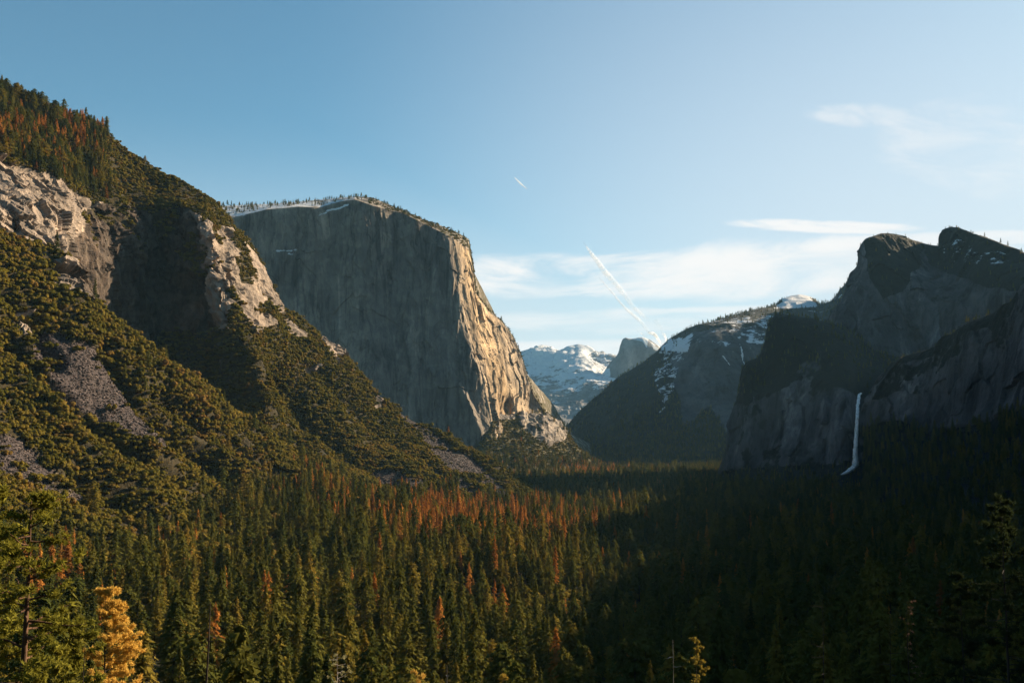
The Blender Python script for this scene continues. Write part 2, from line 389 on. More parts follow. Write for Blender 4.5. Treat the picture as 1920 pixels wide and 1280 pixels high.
# ---- left hillside: lower spur, shadowed bowl behind it and the high ridge, one continuous slope
cols = np.linspace(-330, 1110, 720)
A = {}
A['foot'] = [(-400, 'z-12', 400), (-250, 'z-12', 430), (0, 'z-12', 600), (165, 'z-12', 760), (300, 'z-12', 890), (390, 'z-12', 1050), (450, 'z-12', 1180), (520, 'z-12', 1300), (600, 'z-12', 1436), (700, 'z-12', 1600), (800, 'z-12', 1750), (940, 'z-12', 1950), (1040, 'z-12', 2100), (1110, 'z-14', 2150)]
A['low'] = [(-400, 650, 800), (-250, 650, 900), (0, 780, 1030), (165, 830, 1130), (300, 900, 1180), (390, 910, 1330), (450, 905, 1410), (520, 940, 1480), (600, 960, 1560), (700, 955, 1700), (800, 950, 1850), (940, 945, 2020), (1040, 'z1', 2130), (1110, 'z-13', 2170)]
A['edge'] = [(-400, 300, 1100), (-250, 340, 1150), (0, 443, 1250), (60, 462, 1285), (100, 478, 1310), (130, 500, 1330), (152, 535, 1345), (164, 572, 1360), (219, 618, 1400), (300, 678, 1450), (375, 722, 1530), (406, 750, 1570), (438, 778, 1610), (480, 800, 1660), (540, 856, 1700), (600, 905, 1720), (700, 920, 1820), (800, 925, 1930), (940, 935, 2080), (1040, 'z5', 2160), (1110, 'z-13', 2180)]
A['gully'] = [(-400, 330, 1180), (-250, 350, 1230), (0, 470, 1330), (60, 500, 1350), (100, 520, 1390), (145, 585, 1560), (165, 610, 1600), (230, 680, 1720), (300, 735, 1790), (390, 790, 1780), (450, 825, 1750), (505, 852, 1740), (540, 862, 1850), (600, 860, 1870), (700, 880, 1950), (800, 900, 2030), (940, 925, 2150), (1040, 'z8', 2180), (1110, 'z-13', 2190)]
A['face'] = [(-400, 250, 1260), (-250, 260, 1320), (0, 385, 1400), (100, 420, 1480), (142, 458, 1590), (165, 480, 1640), (230, 520, 1760), (300, 560, 1830), (380, 610, 1800), (430, 662, 1770), (485, 725, 1750), (535, 755, 1920), (600, 780, 2020), (700, 832, 2080), (800, 870, 2130), (940, 912, 2220), (1040, 'z9', 2190), (1110, 'z-13', 2200)]
A['shelf'] = [(-400, 150, 1350), (-250, 180, 1400), (0, 305, 1480), (60, 332, 1530), (100, 352, 1570), (150, 380, 1665), (165, 385, 1690), (230, 402, 1790), (300, 412, 1850), (350, 425, 1830), (395, 450, 1800), (425, 485, 1850), (450, 515, 1880), (520, 608, 2030), (560, 640, 2090), (600, 682, 2140), (700, 782, 2220), (800, 833, 2250), (940, 897, 2300), (1040, 'z9', 2200), (1110, 'z-13', 2210)]
CREST = [(-400, -40, 1650), (-250, 60, 1750), (-60, 150, 1830), (0, 190, 1850), (40, 208, 1880), (75, 222, 1900), (130, 236, 1930), (170, 252, 1950), (198, 268, 1980), (212, 282, 1990), (240, 300, 2010), (268, 315, 2030), (300, 335, 2050), (340, 358, 2080), (370, 382, 2110), (400, 405, 2150), (420, 428, 2180), (450, 455, 2220), (470, 482, 2240), (490, 520, 2260), (510, 558, 2280), (522, 578, 2290), (560, 600, 2290), (600, 632, 2300), (640, 660, 2310), (672, 700, 2320), (705, 750, 2330), (760, 786, 2350), (820, 817, 2370), (870, 845, 2380), (940, 882, 2370), (985, 916, 2320), (1040, 'z6', 2230), (1110, 'z-14', 2220)]
A['crest'] = CREST
A['back'] = [(p, 'z%g' % (pt(p, a, d)[2] * 0.72 - 8), d + 260) for p, a, d in CREST]
A['rear'] = [(p, 'z-30', d + 760) for p, a, d in CREST]
g = loft([row(A[k_], cols) for k_ in ('foot', 'low', 'edge', 'gully', 'face', 'shelf', 'crest', 'back', 'rear')], [70, 110, 26, 60, 70, 70, 14, 12])
GX, GY = proj(g)
nr = normals(g)
PTS = g.reshape(-1, 3)
R_, C_ = g.shape[:2]
steep = 1 - nr[..., 2]
# masks drawn where the photograph has them
big = fbm(PTS, 90, 4, 21).reshape(R_, C_); sm_ = fbm(PTS, 28, 4, 22).reshape(R_, C_)
jx, jy = GX + 14 * big + 5 * sm_, GY + 12 * sm_ + 6 * big
vi = np.arange(R_)[:, None] * np.ones((1, C_))
upper = vi >= 70 + 110 + 10      # beyond the spur edge
rock = np.zeros((R_, C_))
rock[inpoly(jx, jy, [(-60, 270), (0, 305), (60, 330), (110, 352), (168, 378), (150, 402), (130, 440), (112, 472), (90, 475), (0, 455), (-60, 430)]) & upper] = 1
rock[inpoly(jx, jy, [(110, 470), (165, 385), (300, 400), (345, 390), (400, 420), (450, 450), (520, 560), (525, 600), (480, 640), (540, 720), (460, 800), (380, 790), (160, 600)]) & upper] = 1
for poly in ([(85, 500), (120, 498), (150, 520), (166, 572), (150, 566), (120, 548), (95, 530)], [(28, 598), (48, 590), (50, 628), (32, 628)],
             [(595, 630), (625, 650), (640, 665), (618, 668), (600, 655)], [(560, 678), (592, 688), (590, 704), (565, 694)], [(692, 735), (708, 742), (706, 768), (694, 764)],
             [(380, 600), (410, 600), (420, 640), (400, 690), (385, 660)], [(495, 720), (515, 712), (520, 745), (500, 750)]):
    rock[inpoly(jx, jy, poly)] = 1
vegpatch = sst(fbm(PTS, 60, 4, 33).reshape(R_, C_) - 0.25 * np.clip((steep - 0.3) * 2, -0.6, 1), -0.02, 0.22)
rib = inpoly(GX, GY, [(330, 340), (420, 400), (520, 540), (560, 600), (620, 760), (520, 850), (440, 800), (380, 620), (360, 470)])
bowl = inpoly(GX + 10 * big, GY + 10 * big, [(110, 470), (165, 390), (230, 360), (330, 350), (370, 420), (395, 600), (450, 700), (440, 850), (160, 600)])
rock = np.where((GX > 425) & (GY > 640), 0, rock)
rock = np.where((GX > 300) & (GY > 625 + 20 * big) & upper, np.where(sm_ + 0.6 * big > 0.20, rock, 0), rock)
rock = np.where(rock > 0, rock * (1 - np.where(rib & ~bowl, 1.0, np.where(bowl, 0.62, 0.15)) * np.clip(vegpatch * np.where(rib, 1.25 + sst(GY, 520, 680) * 1.5, 1) + 0.25 * bowl, 0, 1)), 0)
for poly in ([(592, 622), (625, 642), (648, 668), (622, 678), (600, 660)], [(555, 672), (598, 686), (594, 712), (562, 700)], [(688, 728), (710, 740), (708, 774), (692, 768)],
             [(528, 600), (560, 616), (566, 640), (540, 630)], [(440, 560), (470, 575), (500, 610), (470, 620)],
             [(22, 592), (52, 585), (54, 632), (28, 632)], [(85, 498), (125, 494), (154, 520), (170, 574), (148, 570), (118, 552), (92, 535)]):
    rock[inpoly(jx, jy, poly)] = 0.95
talus = np.zeros((R_, C_))
for poly in ([(58, 632), (95, 628), (135, 642), (195, 680), (212, 715), (240, 748), (292, 790), (348, 842), (310, 850), (240, 816), (175, 785), (100, 742), (78, 702), (48, 668)],
             [(-40, 770), (0, 800), (40, 825), (105, 882), (165, 930), (145, 965), (80, 935), (0, 885), (-40, 865)],
             [(732, 768), (762, 780), (835, 836), (906, 880), (964, 925), (995, 948), (958, 948), (902, 914), (828, 868)],
             [(695, 862), (720, 872), (790, 910), (830, 935), (800, 934), (725, 900)],
             [(780, 852), (800, 860), (860, 900), (930, 948), (900, 940), (840, 905)],
             [(205, 775), (250, 800), (280, 825), (262, 822), (220, 798)]):
    talus[inpoly(GX + 16 * sm_, GY + 10 * big + 10 * sm_, poly)] = 1
talus *= sst(fbm(PTS, 32, 4, 44).reshape(R_, C_), -0.5, -0.38)
# shape: downhill gullies, crags on rock
down = fbm(PTS, 170, 5, 51, stretch=(2.6, 1.0, 2.6), ridged=True)
fade = np.ones((R_, C_))
cr = 70 + 110 + 26 + 60 + 70 + 70
fade *= np.clip(np.abs(vi - cr) / 14, 0.12, 1) * np.clip(np.abs(vi - 180) / 20, 0.2, 1) * np.clip(vi / 25, 0, 1)
d1 = 24 * down.reshape(R_, C_)
# ravines running down the spur and the lower ridge (real folds that catch shade)
wp_ = PTS + 14 * np.stack([fbm(PTS, 40, 3, 62), fbm(PTS, 40, 3, 63), fbm(PTS, 40, 3, 64)], -1)
crag = (0.75 * facets(wp_, 75, 61, (1, 1, 1.5), rock) + 0.35 * fbm(PTS, 60, 5, 61, gain=0.6)).reshape(R_, C_)
crag2 = facets(wp_, 24, 66, (1, 1, 1.6), rock).reshape(R_, C_) + 0.45 * facets(wp_, 11, 69, (1, 1, 1.3), rock).reshape(R_, C_)
rk = sst(rock, 0.3, 0.9)
cell = np.maximum(np.linalg.norm(np.gradient(g, axis=0), axis=2), np.linalg.norm(np.gradient(g, axis=1), axis=2))
calm = np.clip((3.4 / cell) ** 1.5, 0.06, 1)
disp = d1 * fade + calm * (rk * (1 - 0.1 * bowl) * (24 * crag + 7 * crag2)) * np.clip(fade + 0.35, 0, 1) + 2.5 * sm_ * fade
def near_line(poly):
    best = np.full(GX.shape, 1e9)
    for (xa_, ya_), (xb_, yb_) in zip(poly[:-1], poly[1:]):
        ex, ey = xb_ - xa_, yb_ - ya_; t_ = np.clip(((GX - xa_) * ex + (GY - ya_) * ey) / (ex * ex + ey * ey), 0, 1)
        best = np.minimum(best, np.hypot(GX - xa_ - t_ * ex + 5 * sm_, GY - ya_ - t_ * ey + 8 * big))
    return best
for poly, dep, wd in (([(190, 655), (225, 715), (270, 768), (335, 815), (400, 868), (470, 925)], 30, 17), ([(150, 895), (230, 950), (320, 1000), (420, 1040)], 26, 18), ([(10, 645), (60, 715), (150, 790), (250, 850), (340, 905)], 20, 13),
                      ([(520, 700), (575, 790), (650, 850), (740, 905)], 26, 16), ([(590, 690), (660, 770), (740, 835), (830, 890)], 20, 13), ([(0, 560), (60, 620), (100, 690)], 16, 12), ([(300, 740), (380, 800), (450, 850), (520, 905)], 16, 12)):
    disp -= 1.45 * dep * np.exp(-(near_line(poly) / wd) ** 2) * np.clip(fade + 0.2, 0, 1)
disp += -talus * 5
nh = nr.copy(); nh[..., 2] *= 0.5
g = g + nh * disp[..., None]
# torn skyline on the steep ridge nose
cragline = np.exp(-((GX - 470) / 75) ** 2) * np.exp(-((vi - cr) / 16) ** 2)
g[..., 2] += cragline * 16 * fbm(PTS, 34, 4, 71, ridged=True).reshape(R_, C_)
veg = np.clip(1 - rock - talus, 0, 1)
LEFT_DIM = (R_, C_, cr)
add_hill('left_hillside', g, M['hill'], {'veg': veg, 'talus': talus, 'snow': np.zeros_like(veg), 'dark': np.clip(bowl * 1.0 + 0.8 * (upper & (GX > 150) & (GX < 500) & (GY > 620)), 0, 1)}, 'steep brush covered hillside with grey talus chutes and bare crags on the left')  # dark lays painted shade over the bowl and the band below it

# ---- great cliff on the left of the valley
cols = np.linspace(230, 1085, 620)
prow_y = [300, 437, 520, 600, 650, 700, 780, 858, 1000]; prow_x = [838, 849, 860, 872, 888, 905, 921, 938, 960]
rimK = np.array([(200, 425), (400, 412), (440, 408), (500, 393), (560, 388), (600, 390), (640, 378), (665, 374), (700, 386), (760, 402), (800, 422), (840, 442), (862, 455), (878, 468), (884, 492), (888, 520), (891, 548), (905, 570), (920, 587), (940, 603), (955, 622), (968, 645), (980, 677), (990, 712), (1002, 742), (1020, 770), (1040, 788), (1060, 806), (1075, 835), (1085, 860)], float)
crK = np.array([(200, 385), (400, 388), (440, 385), (500, 383), (560, 378), (620, 373), (665, 368), (700, 372), (740, 388), (780, 405), (830, 425), (860, 437), (878, 448), (884, 480), (888, 512), (891, 543), (905, 566), (920, 584), (940, 600), (955, 619), (968, 642), (980, 674), (990, 709), (1002, 739), (1020, 767), (1040, 785), (1060, 803), (1075, 832), (1085, 857)], float)
basK = np.array([(200, 880), (700, 880), (900, 872), (930, 868), (937, 862), (942, 800), (950, 785), (980, 780), (1020, 785), (1040, 830), (1060, 860), (1085, 885)], float)
rim = np.interp(cols, rimK[:, 0], rimK[:, 1]); cre = np.interp(cols, crK[:, 0], crK[:, 1]); bas = np.interp(cols, basK[:, 0], basK[:, 1])
def capD(px, py):
    pp = np.interp(py, prow_y, prow_x); t = px - pp
    d = 3830 + np.where(t < 0, 0.66 * t, 4.3 * t)
    d = d + 12 * np.exp(-(t / 10) ** 2)                      # blunt prow
    d = d + 0.09 * (900 - (py - 440) * 2.05)                 # leans back
    # big relief of the shaded face and the sunny face
    d = d + 24 * np.exp(-((px - 620) / 22) ** 2) + 20 * np.exp(-((px - 742) / 16) ** 2) + 16 * np.exp(-((px - 800) / 12) ** 2) - 22 * np.exp(-((px - 690) / 30) ** 2)
    d = d + 60 * np.exp(-((px - 948) / 13) ** 2 - ((py - 765) / 20) ** 2) * 1.6 + 70 * np.exp(-((px - 992) / 16) ** 2 - ((py - 762) / 25) ** 2)
    return d
nf = 330
T = np.linspace(0, 1, nf)[:, None]
PYg = bas[None] + (rim - bas)[None] * T; PXg = np.repeat(cols[None], nf, 0)
Dg = capD(PXg, PYg)
def Pn(px, py, d):
    u, v = (px - 960) / F, (640 - py) / F; y = CP - v * SP; z = SP + v * CP; kk = d / y
    return np.stack([u * kk, d + 0 * u, CAMZ + z * kk], -1)
face = Pn(PXg, PYg, Dg)
topd = np.interp(cols, [200, 400, 660, 700, 878, 890, 1085], [420, 420, 260, 140, 90, 25, 20])
crest = Pn(cols, cre, Dg[-1] + topd)
b1 = crest + np.stack([0 * cols, 0 * cols + 350, np.interp(cols, [230, 700, 880, 1000], [0, -20, -60, -80])], -1)
b2 = crest.copy(); b2[:, 1] += 1100; b2[:, 0] += 200; b2[:, 2] *= 0.6
b3 = b2.copy(); b3[:, 1] += 500; b3[:, 2] = -20
def lin(a, b, n): return a[None] + (b - a)[None] * np.linspace(0, 1, n + 1)[1:, None, None]
g = np.concatenate([face, lin(face[-1], crest, 24), lin(crest, b1, 14), lin(b1, b2, 14), lin(b2, b3, 4)])
g0 = g[:1].copy(); g0[..., 1] -= 30; g0[..., 2] = -30
g = np.concatenate([g0, g]); R_, C_ = g.shape[:2]
nr = normals(g); GX, GY = proj(g); PTS = g.reshape(-1, 3); vi = np.arange(R_)[:, None] * np.ones((1, C_))
facem = sst(vi, 1, 20) * (1 - sst(vi, nf - 14, nf + 2))
rid = fbm(PTS, 120, 5, 81, gain=0.55, stretch=(1, 1, 7), ridged=True).reshape(R_, C_)
wp_ = PTS + 25 * np.stack([fbm(PTS, 90, 3, 85), fbm(PTS, 90, 3, 86), fbm(PTS, 90, 3, 87)], -1)
rid2 = (facets(wp_, 60, 84, (1, 1, 4.5)) + 0.5 * facets(wp_, 25, 83, (1, 1, 3))).reshape(R_, C_)
blk = (0.5 * fbm(PTS, 70, 5, 88, gain=0.6) + 0.8 * facets(wp_, 130, 89, (1, 1, 2.2))).reshape(R_, C_)
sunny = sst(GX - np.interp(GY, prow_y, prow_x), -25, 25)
disp = facem * ((9 - 2 * sunny) * rid + (5 + 1 * sunny) * rid2 + (7 - 1.5 * sunny) * blk)
# pillars along the prow that stick into the light
near = np.exp(-((GX - np.interp(GY, prow_y, prow_x) + 22) / 26) ** 2) * (1 - sst(GY, 640, 800))
disp += facem * near * 34 * fbm(PTS, 75, 3, 90, stretch=(1, 1, 9), ridged=True).reshape(R_, C_)
flake = np.exp(-(((GX - (855 + (GY - 710) * 0.42)) / 9) ** 2)) * sst(GY, 700, 740) * (1 - sst(GY, 800, 840))
disp += 26 * flake + 14 * np.exp(-((GX - 808 - (GY - 690) * 0.35) / 5) ** 2 - ((GY - 697) / 10) ** 2)
g = g + (nr * np.array([1, 1, 0.25])) * disp[..., None]
g[..., 2] += (vi > nf + 3) * 5 * fbm(PTS, 60, 4, 92).reshape(R_, C_)
top = sst(vi, nf - 3, nf + 4)
snow = top * (1 - sst(GX, 600, 700)) * 0.62
snow = np.maximum(snow, 0.62 * np.exp(-((GX - 640) / 40) ** 2) * top)
ledge = np.exp(-((GY - 469 - 3 * blk) / 3.0) ** 2) * sst(GX, 512, 520) * (1 - sst(GX, 552, 560)) + np.exp(-((GY - 477) / 1.8) ** 2) * sst(GX, 536, 540) * (1 - sst(GX, 548, 552))
diag = np.exp(-((GY - (402 - (GX - 595) * 0.3) - 5 * blk) / 3.0) ** 2) * sst(GX, 590, 600) * (1 - sst(GX, 650, 665))
snow = np.clip(np.maximum(snow, np.maximum(ledge * 0.8, diag * 0.62)), 0, 1)
veg = top * sst(GX, 660, 740) * 0.55
veg = np.maximum(veg, 0.42 * sst(GX, 950, 1010) * sst(GY, 690, 780) * (1 - 0.4 * (GX > 1040)))
add_hill('granite_cliff', g, M['granite'], {'veg': veg, 'talus': 0 * veg, 'snow': snow, 'dark': (0.30 + 0.20 * sst(GY, 700, 450)) * (1 - sunny) * (1 - top), 'gold': sunny * (1 - top) * np.exp(-((GX - np.interp(GY, prow_y, prow_x) - 20) / 60) ** 2)}, 'huge sheer granite cliff with snowy rim, grey shaded face and golden sunlit prow', False)  # dark paints shade on the left face; gold brightens the sunny prow

# ---- brushy apron and pale buttress below the cliff
cols = np.linspace(880, 1130, 240)
rows = [row([(880, 'z-10', 3200), (960, 'z-10', 3450), (1040, 'z-10', 3800), (1130, 'z-10', 4200)], cols),
        row([(880, 'z20', 3450), (960, 868, 3700), (1010, 858, 3850), (1060, 862, 4080), (1130, 'z0', 4300)], cols),
        row([(880, 'z50', 3700), (925, 840, 3800), (960, 828, 3900), (1010, 825, 4000), (1060, 832, 4200), (1130, 'z8', 4400)], cols),
        row([(880, 868, 3800), (925, 790, 3890), (945, 781, 3990), (980, 779, 4080), (1020, 784, 4180), (1045, 792, 4290), (1062, 808, 4350), (1076, 838, 4420), (1095, 862, 4450), (1130, 'z10', 4500)], cols),
        row([(880, 'z40', 3950), (980, 'z150', 4300), (1045, 'z120', 4500), (1130, 'z0', 4700)], cols),
        row([(880, 'z-20', 4200), (980, 'z-20', 4800), (1045, 'z-20', 4900), (1130, 'z-20', 4900)], cols)]
g = loft(rows, [30, 70, 70, 16, 10]); GX, GY = proj(g); PTS = g.reshape(-1, 3); R_, C_ = g.shape[:2]; nr = normals(g)
n1 = fbm(PTS, 80, 5, 101, gain=0.6, ridged=True).reshape(R_, C_)
rock = inpoly(GX + 6 * n1, GY + 5 * n1, [(972, 776), (1000, 776), (1030, 782), (1046, 790), (1064, 810), (1060, 830), (1035, 838), (1010, 833), (995, 812), (975, 800)]).astype(float)
rock = np.maximum(rock, 0.9 * inpoly(GX, GY, [(925, 778), (965, 772), (965, 786), (930, 792)]))
g = g + nr * ((12 + 14 * rock) * n1 * np.clip(np.arange(R_)[:, None] / 20, 0, 1))[..., None]
add_hill('talus_apron', g, M['granite'], {'veg': 1 - rock, 'talus': 0 * rock, 'snow': 0 * rock}, 'sunlit brushy slope with a pale rock buttress at the foot of the great cliff')

# ---- far rock spire beside the buttress
cols = np.linspace(1022, 1046, 30)
# ---- right side: near ridge (in frame from its waterfall corner, running on out of frame to the right)
base = [P(1622, 812, 2500), P(1630, 806, 2440), P(1640, 800, 2350), P(1687, 792, 2290), P(1748, 812, 2180), P(1817, 803, 2050), P(1878, 787, 1950), P(1920, 768, 1860), P(2000, 745, 1750), (900, 1430, 250), (760, 1150, 280), (700, 850, 320), (680, 400, 360), (650, 0, 380), (650, -600, 380)]
rimp = [P(1608, 748, 2560), P(1622, 738, 2500), P(1645, 716, 2420), P(1675, 684, 2380), P(1708, 664, 2370), P(1745, 657, 2330), P(1779, 641, 2260), P(1803, 614, 2200), P(1828, 599, 2150), (1010, 1990, 405), (960, 1500, 455), (930, 1250, 520), (900, 905, 590), (860, 400, 620), (850, -600, 640)]
# resample both to a shared run by control index
foot = [PZ(1618, -12, 2000), PZ(1628, -12, 1950), PZ(1640, -12, 1850), PZ(1687, -12, 1750), PZ(1748, -12, 1600), PZ(1817, -12, 1450), PZ(1878, -8, 1350), PZ(1920, -5, 1250), PZ(2000, 0, 1150), (520, 980, 5), (420, 760, 20), (360, 560, 40), (330, 300, 80), (300, 0, 140), (300, -600, 150)]
rimp = [P(1624, 748, 2560), P(1632, 738, 2500), P(1649, 716, 2420), P(1690, 670, 2380), P(1745, 657, 2330), P(1803, 614, 2200), P(1868, 590, 2100), P(1920, 533, 2000), P(2020, 470, 1850), (960, 1500, 422), (930, 1250, 440), (900, 930, 464), (880, 560, 528), (850, 0, 630), (850, -600, 640)]
backp = [(x + 160, y + 170, z - 30) for x, y, z in rimp]; rearp = [(x + 700, y + 420, -30) for x, y, z in rimp]
cu = np.array([0, 1, 2, 3, 4, 5, 6, 7, 8, 9.2, 10.4, 11.6, 13, 14, 15]); uu = np.concatenate([np.linspace(0, 7.5, 420, endpoint=False), np.linspace(7.5, 15, 160)])
midp = [tuple((np.array(a) * 0.5 + np.array(b) * 0.5) * np.array([1, 1, 0.8])) for a, b in zip(foot, base)]
g = loft([pchip(cu, np.array(r_, float), uu) for r_ in (foot, midp, base, rimp, backp, rearp)], [30, 40, 200, 10, 10])
# exact skyline between the control columns
GX, GY = proj(g); PTS = g.reshape(-1, 3); R_, C_ = g.shape[:2]; nr = normals(g); vi = np.arange(R_)[:, None] * np.ones((1, C_))
facem = sst(vi, 66, 84) * (1 - sst(vi, 252, 270))
rid = fbm(PTS, 110, 5, 111, gain=0.58, stretch=(1, 1, 3.5), ridged=True).reshape(R_, C_)
blk = (0.5 * fbm(PTS, 45, 5, 112, gain=0.6) + 1.1 * facets(PTS + 20 * np.stack([fbm(PTS, 60, 3, 115)] * 3, -1), 55, 116, (1, 1, 2.4))).reshape(R_, C_)
g = g + (nr * np.array([1, 1, 0.3])) * (facem * (16 * rid + 8 * blk) + (1 - facem) * 5 * blk * np.clip(vi / 20, 0, 1))[..., None]
g[..., 2] += np.exp(-((vi - 270) / 14) ** 2) * 14 * fbm(PTS, 60, 5, 113).reshape(R_, C_)
vegn = fbm(PTS, 70, 5, 114).reshape(R_, C_)
veg = np.clip((1 - facem) * (vi < 150) + (vi > 225) * sst(vegn, -0.5, 0.2) * 0.75 + 0.6 * (vi > 150) * sst(vegn, 0.02, 0.2), 0, 1)
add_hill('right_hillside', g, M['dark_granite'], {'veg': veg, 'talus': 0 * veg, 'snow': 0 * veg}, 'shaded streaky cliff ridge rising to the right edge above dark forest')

# ---- lower buttress with the waterfall corner
cols = np.linspace(1335, 1860, 420)
rows = [row([(1335, 'z-14', 2700), (1450, 'z-14', 2400), (1600, 'z-14', 2200), (1860, 'z-14', 2200)], cols),
        row([(1335, 'z-12', 2990), (1362, 886, 2980), (1395, 884, 2900), (1452, 882, 2800), (1545, 880, 2680), (1585, 872, 2620), (1603, 872, 2690), (1618, 870, 2700), (1640, 870, 2700), (1860, 870, 2800)], cols),
        row([(1335, 'z-10', 3010), (1350, 'z0', 3015), (1362, 874, 3015), (1371, 806, 3020), (1384, 752, 3020), (1395, 745, 2985), (1420, 740, 2960), (1452, 730, 2930), (1500, 705, 2880), (1545, 712, 2810), (1575, 726, 2745), (1590, 733, 2725), (1606, 740, 2760), (1625, 736, 2770), (1660, 728, 2780), (1860, 735, 2900)], cols),
        row([(1335, 'z-9', 3020), (1350, 'z4', 3025), (1362, 868, 3030), (1371, 800, 3050), (1384, 742, 3060), (1394, 690, 3080), (1402, 678, 3080), (1419, 670, 3070), (1432, 650, 3080), (1440, 615, 3090), (1448, 596, 3100), (1456, 590, 3100), (1484, 592, 3090), (1520, 598, 3080), (1548, 604, 3090), (1580, 618, 3110), (1605, 630, 3140), (1640, 655, 3300), (1700, 670, 3320), (1860, 660, 3300)], cols),
        row([(1335, 'z-12', 3200), (1395, 'z250', 3350), (1484, 'z420', 3300), (1860, 'z350', 3450)], cols),
        row([(1335, 'z-20', 3500), (1395, 'z-20', 3800), (1860, 'z-20', 3900)], cols)]
g = loft(rows, [30, 170, 130, 14, 8]); GX, GY = proj(g); PTS = g.reshape(-1, 3); R_, C_ = g.shape[:2]; nr = normals(g); vi = np.arange(R_)[:, None] * np.ones((1, C_))
facem = sst(vi, 24, 50) * (1 - 0.75 * sst(vi, 190, 215)) * (1 - sst(vi, 310, 330) * 0.6) * np.clip(np.abs(GX - 1608) / 25, 0.15, 1)
rid = fbm(PTS, 120, 5, 121, gain=0.58, stretch=(1, 1, 4), ridged=True).reshape(R_, C_); blk = (0.5 * fbm(PTS, 60, 5, 122, gain=0.6) + 1.0 * facets(PTS + 20 * np.stack([fbm(PTS, 60, 3, 125)] * 3, -1), 65, 126, (1, 1, 2.4))).reshape(R_, C_)
g = g + (nr * np.array([1, 1, 0.3])) * (facem * (18 * rid + 12 * blk))[..., None]
g[..., 2] += np.exp(-((vi - 330) / 10) ** 2) * 9 * fbm(PTS, 50, 4, 123).reshape(R_, C_)
vn = fbm(PTS, 80, 5, 124).reshape(R_, C_)
veg = np.clip(sst(vi, 195, 215) * 1.0 * (GX > 1540) + sst(vi, 170, 210) * (0.55 + 0.5 * sst(vn, -0.3, 0.2)) + 0.85 * (1 - sst(vi, 30, 60)) + 0.5 * sst(vn, 0.0, 0.2), 0, 1)
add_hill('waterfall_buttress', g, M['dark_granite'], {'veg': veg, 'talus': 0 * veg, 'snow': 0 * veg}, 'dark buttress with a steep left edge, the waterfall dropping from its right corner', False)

# ---- middle rocks above it, with the notch and the wedge shaped summit
cols = np.concatenate([np.linspace(1535, 1757, 240, endpoint=False), np.linspace(1757, 1772, 40, endpoint=False), np.linspace(1772, 2200, 240)])
cr3 = [(1535, 'z380', 3400), (1548, 604, 3400), (1556, 590, 3400), (1578, 563, 3440), (1586, 538, 3460), (1594, 513, 3480), (1606, 499, 3480), (1610, 470, 3500), (1618, 454, 3510), (1634, 444, 3530), (1659, 438, 3550), (1687, 442, 3570), (1716, 452, 3590), (1740, 458, 3600), (1763, 462, 3620), (1766, 432, 3580), (1781, 427, 3530), (1817, 436, 3410), (1858, 449, 3300), (1920, 474, 3150), (2020, 520, 3000), (2200, 600, 2800)]
rows = [row([(1535, 'z200', 3300), (1600, 700, 3200), (1720, 720, 3180), (1920, 680, 2820), (2200, 700, 2400)], cols),
        row([(1535, 'z260', 3340), (1600, 660, 3260), (1650, 668, 3240), (1720, 668, 3240), (1777, 658, 3170), (1850, 640, 3050), (1920, 610, 2900), (2200, 680, 2500)], cols),
        row([(1535, 'z330', 3370), (1560, 625, 3350), (1610, 565, 3340), (1650, 540, 3320), (1700, 535, 3330), (1760, 560, 3270), (1800, 550, 3230), (1850, 535, 3130), (1920, 520, 2990), (2200, 630, 2600)], cols),
        row([(1535, 'z360', 3390), (1556, 600, 3392), (1594, 540, 3420), (1612, 500, 3430), (1640, 470, 3440), (1690, 470, 3470), (1730, 490, 3480), (1763, 500, 3460), (1790, 480, 3420), (1850, 480, 3230), (1920, 495, 3080), (2200, 610, 2700)], cols),
        row(cr3, cols),
        row([(p, 'z%g' % (pt(p, a, d)[2] * 0.9), d + 220) for p, a, d in cr3], cols),
        row([(p, 'z100', d + 900) for p, a, d in cr3], cols)]
g = loft(rows, [20, 110, 110, 70, 14, 10]); GX, GY = proj(g); PTS = g.reshape(-1, 3); R_, C_ = g.shape[:2]; nr = normals(g); vi = np.arange(R_)[:, None] * np.ones((1, C_))
rid = fbm(PTS, 130, 5, 131, gain=0.56, stretch=(1, 1, 3), ridged=True).reshape(R_, C_); blk = (0.5 * fbm(PTS, 70, 6, 132, gain=0.6) + 1.0 * facets(PTS + 25 * np.stack([fbm(PTS, 70, 3, 135)] * 3, -1), 75, 136, (1, 1, 2.2))).reshape(R_, C_)
fm = sst(vi, 15, 40) * (1 - sst(vi, 285, 308))
g = g + (nr * np.array([1, 1, 0.35])) * (fm * (14 * rid + 13 * blk))[..., None]
g[..., 2] += np.exp(-((vi - 310) / 8) ** 2) * 6 * fbm(PTS, 45, 4, 133).reshape(R_, C_)
vn = fbm(PTS, 90, 5, 134).reshape(R_, C_)
veg = np.clip(inpoly(GX + 14 * vn, GY + 14 * vn, [(1612, 440), (1700, 436), (1740, 470), (1690, 545), (1655, 560), (1630, 520)]) * 0.8
              + inpoly(GX + 14 * vn, GY + 14 * vn, [(1735, 455), (1770, 425), (2300, 400), (2300, 560), (1900, 545), (1830, 530), (1745, 500)]) * 0.75 + 0.35 * sst(vn, 0.1, 0.3), 0, 1)
snow = 0.33 * inpoly(GX, GY, [(1770, 440), (1900, 480), (1880, 500), (1770, 490)])
add_hill('upper_rocks', g, M['dark_granite'], {'veg': veg, 'talus': 0 * veg, 'snow': snow}, 'rounded grey rock dome and wedge shaped summit above the waterfall', False)

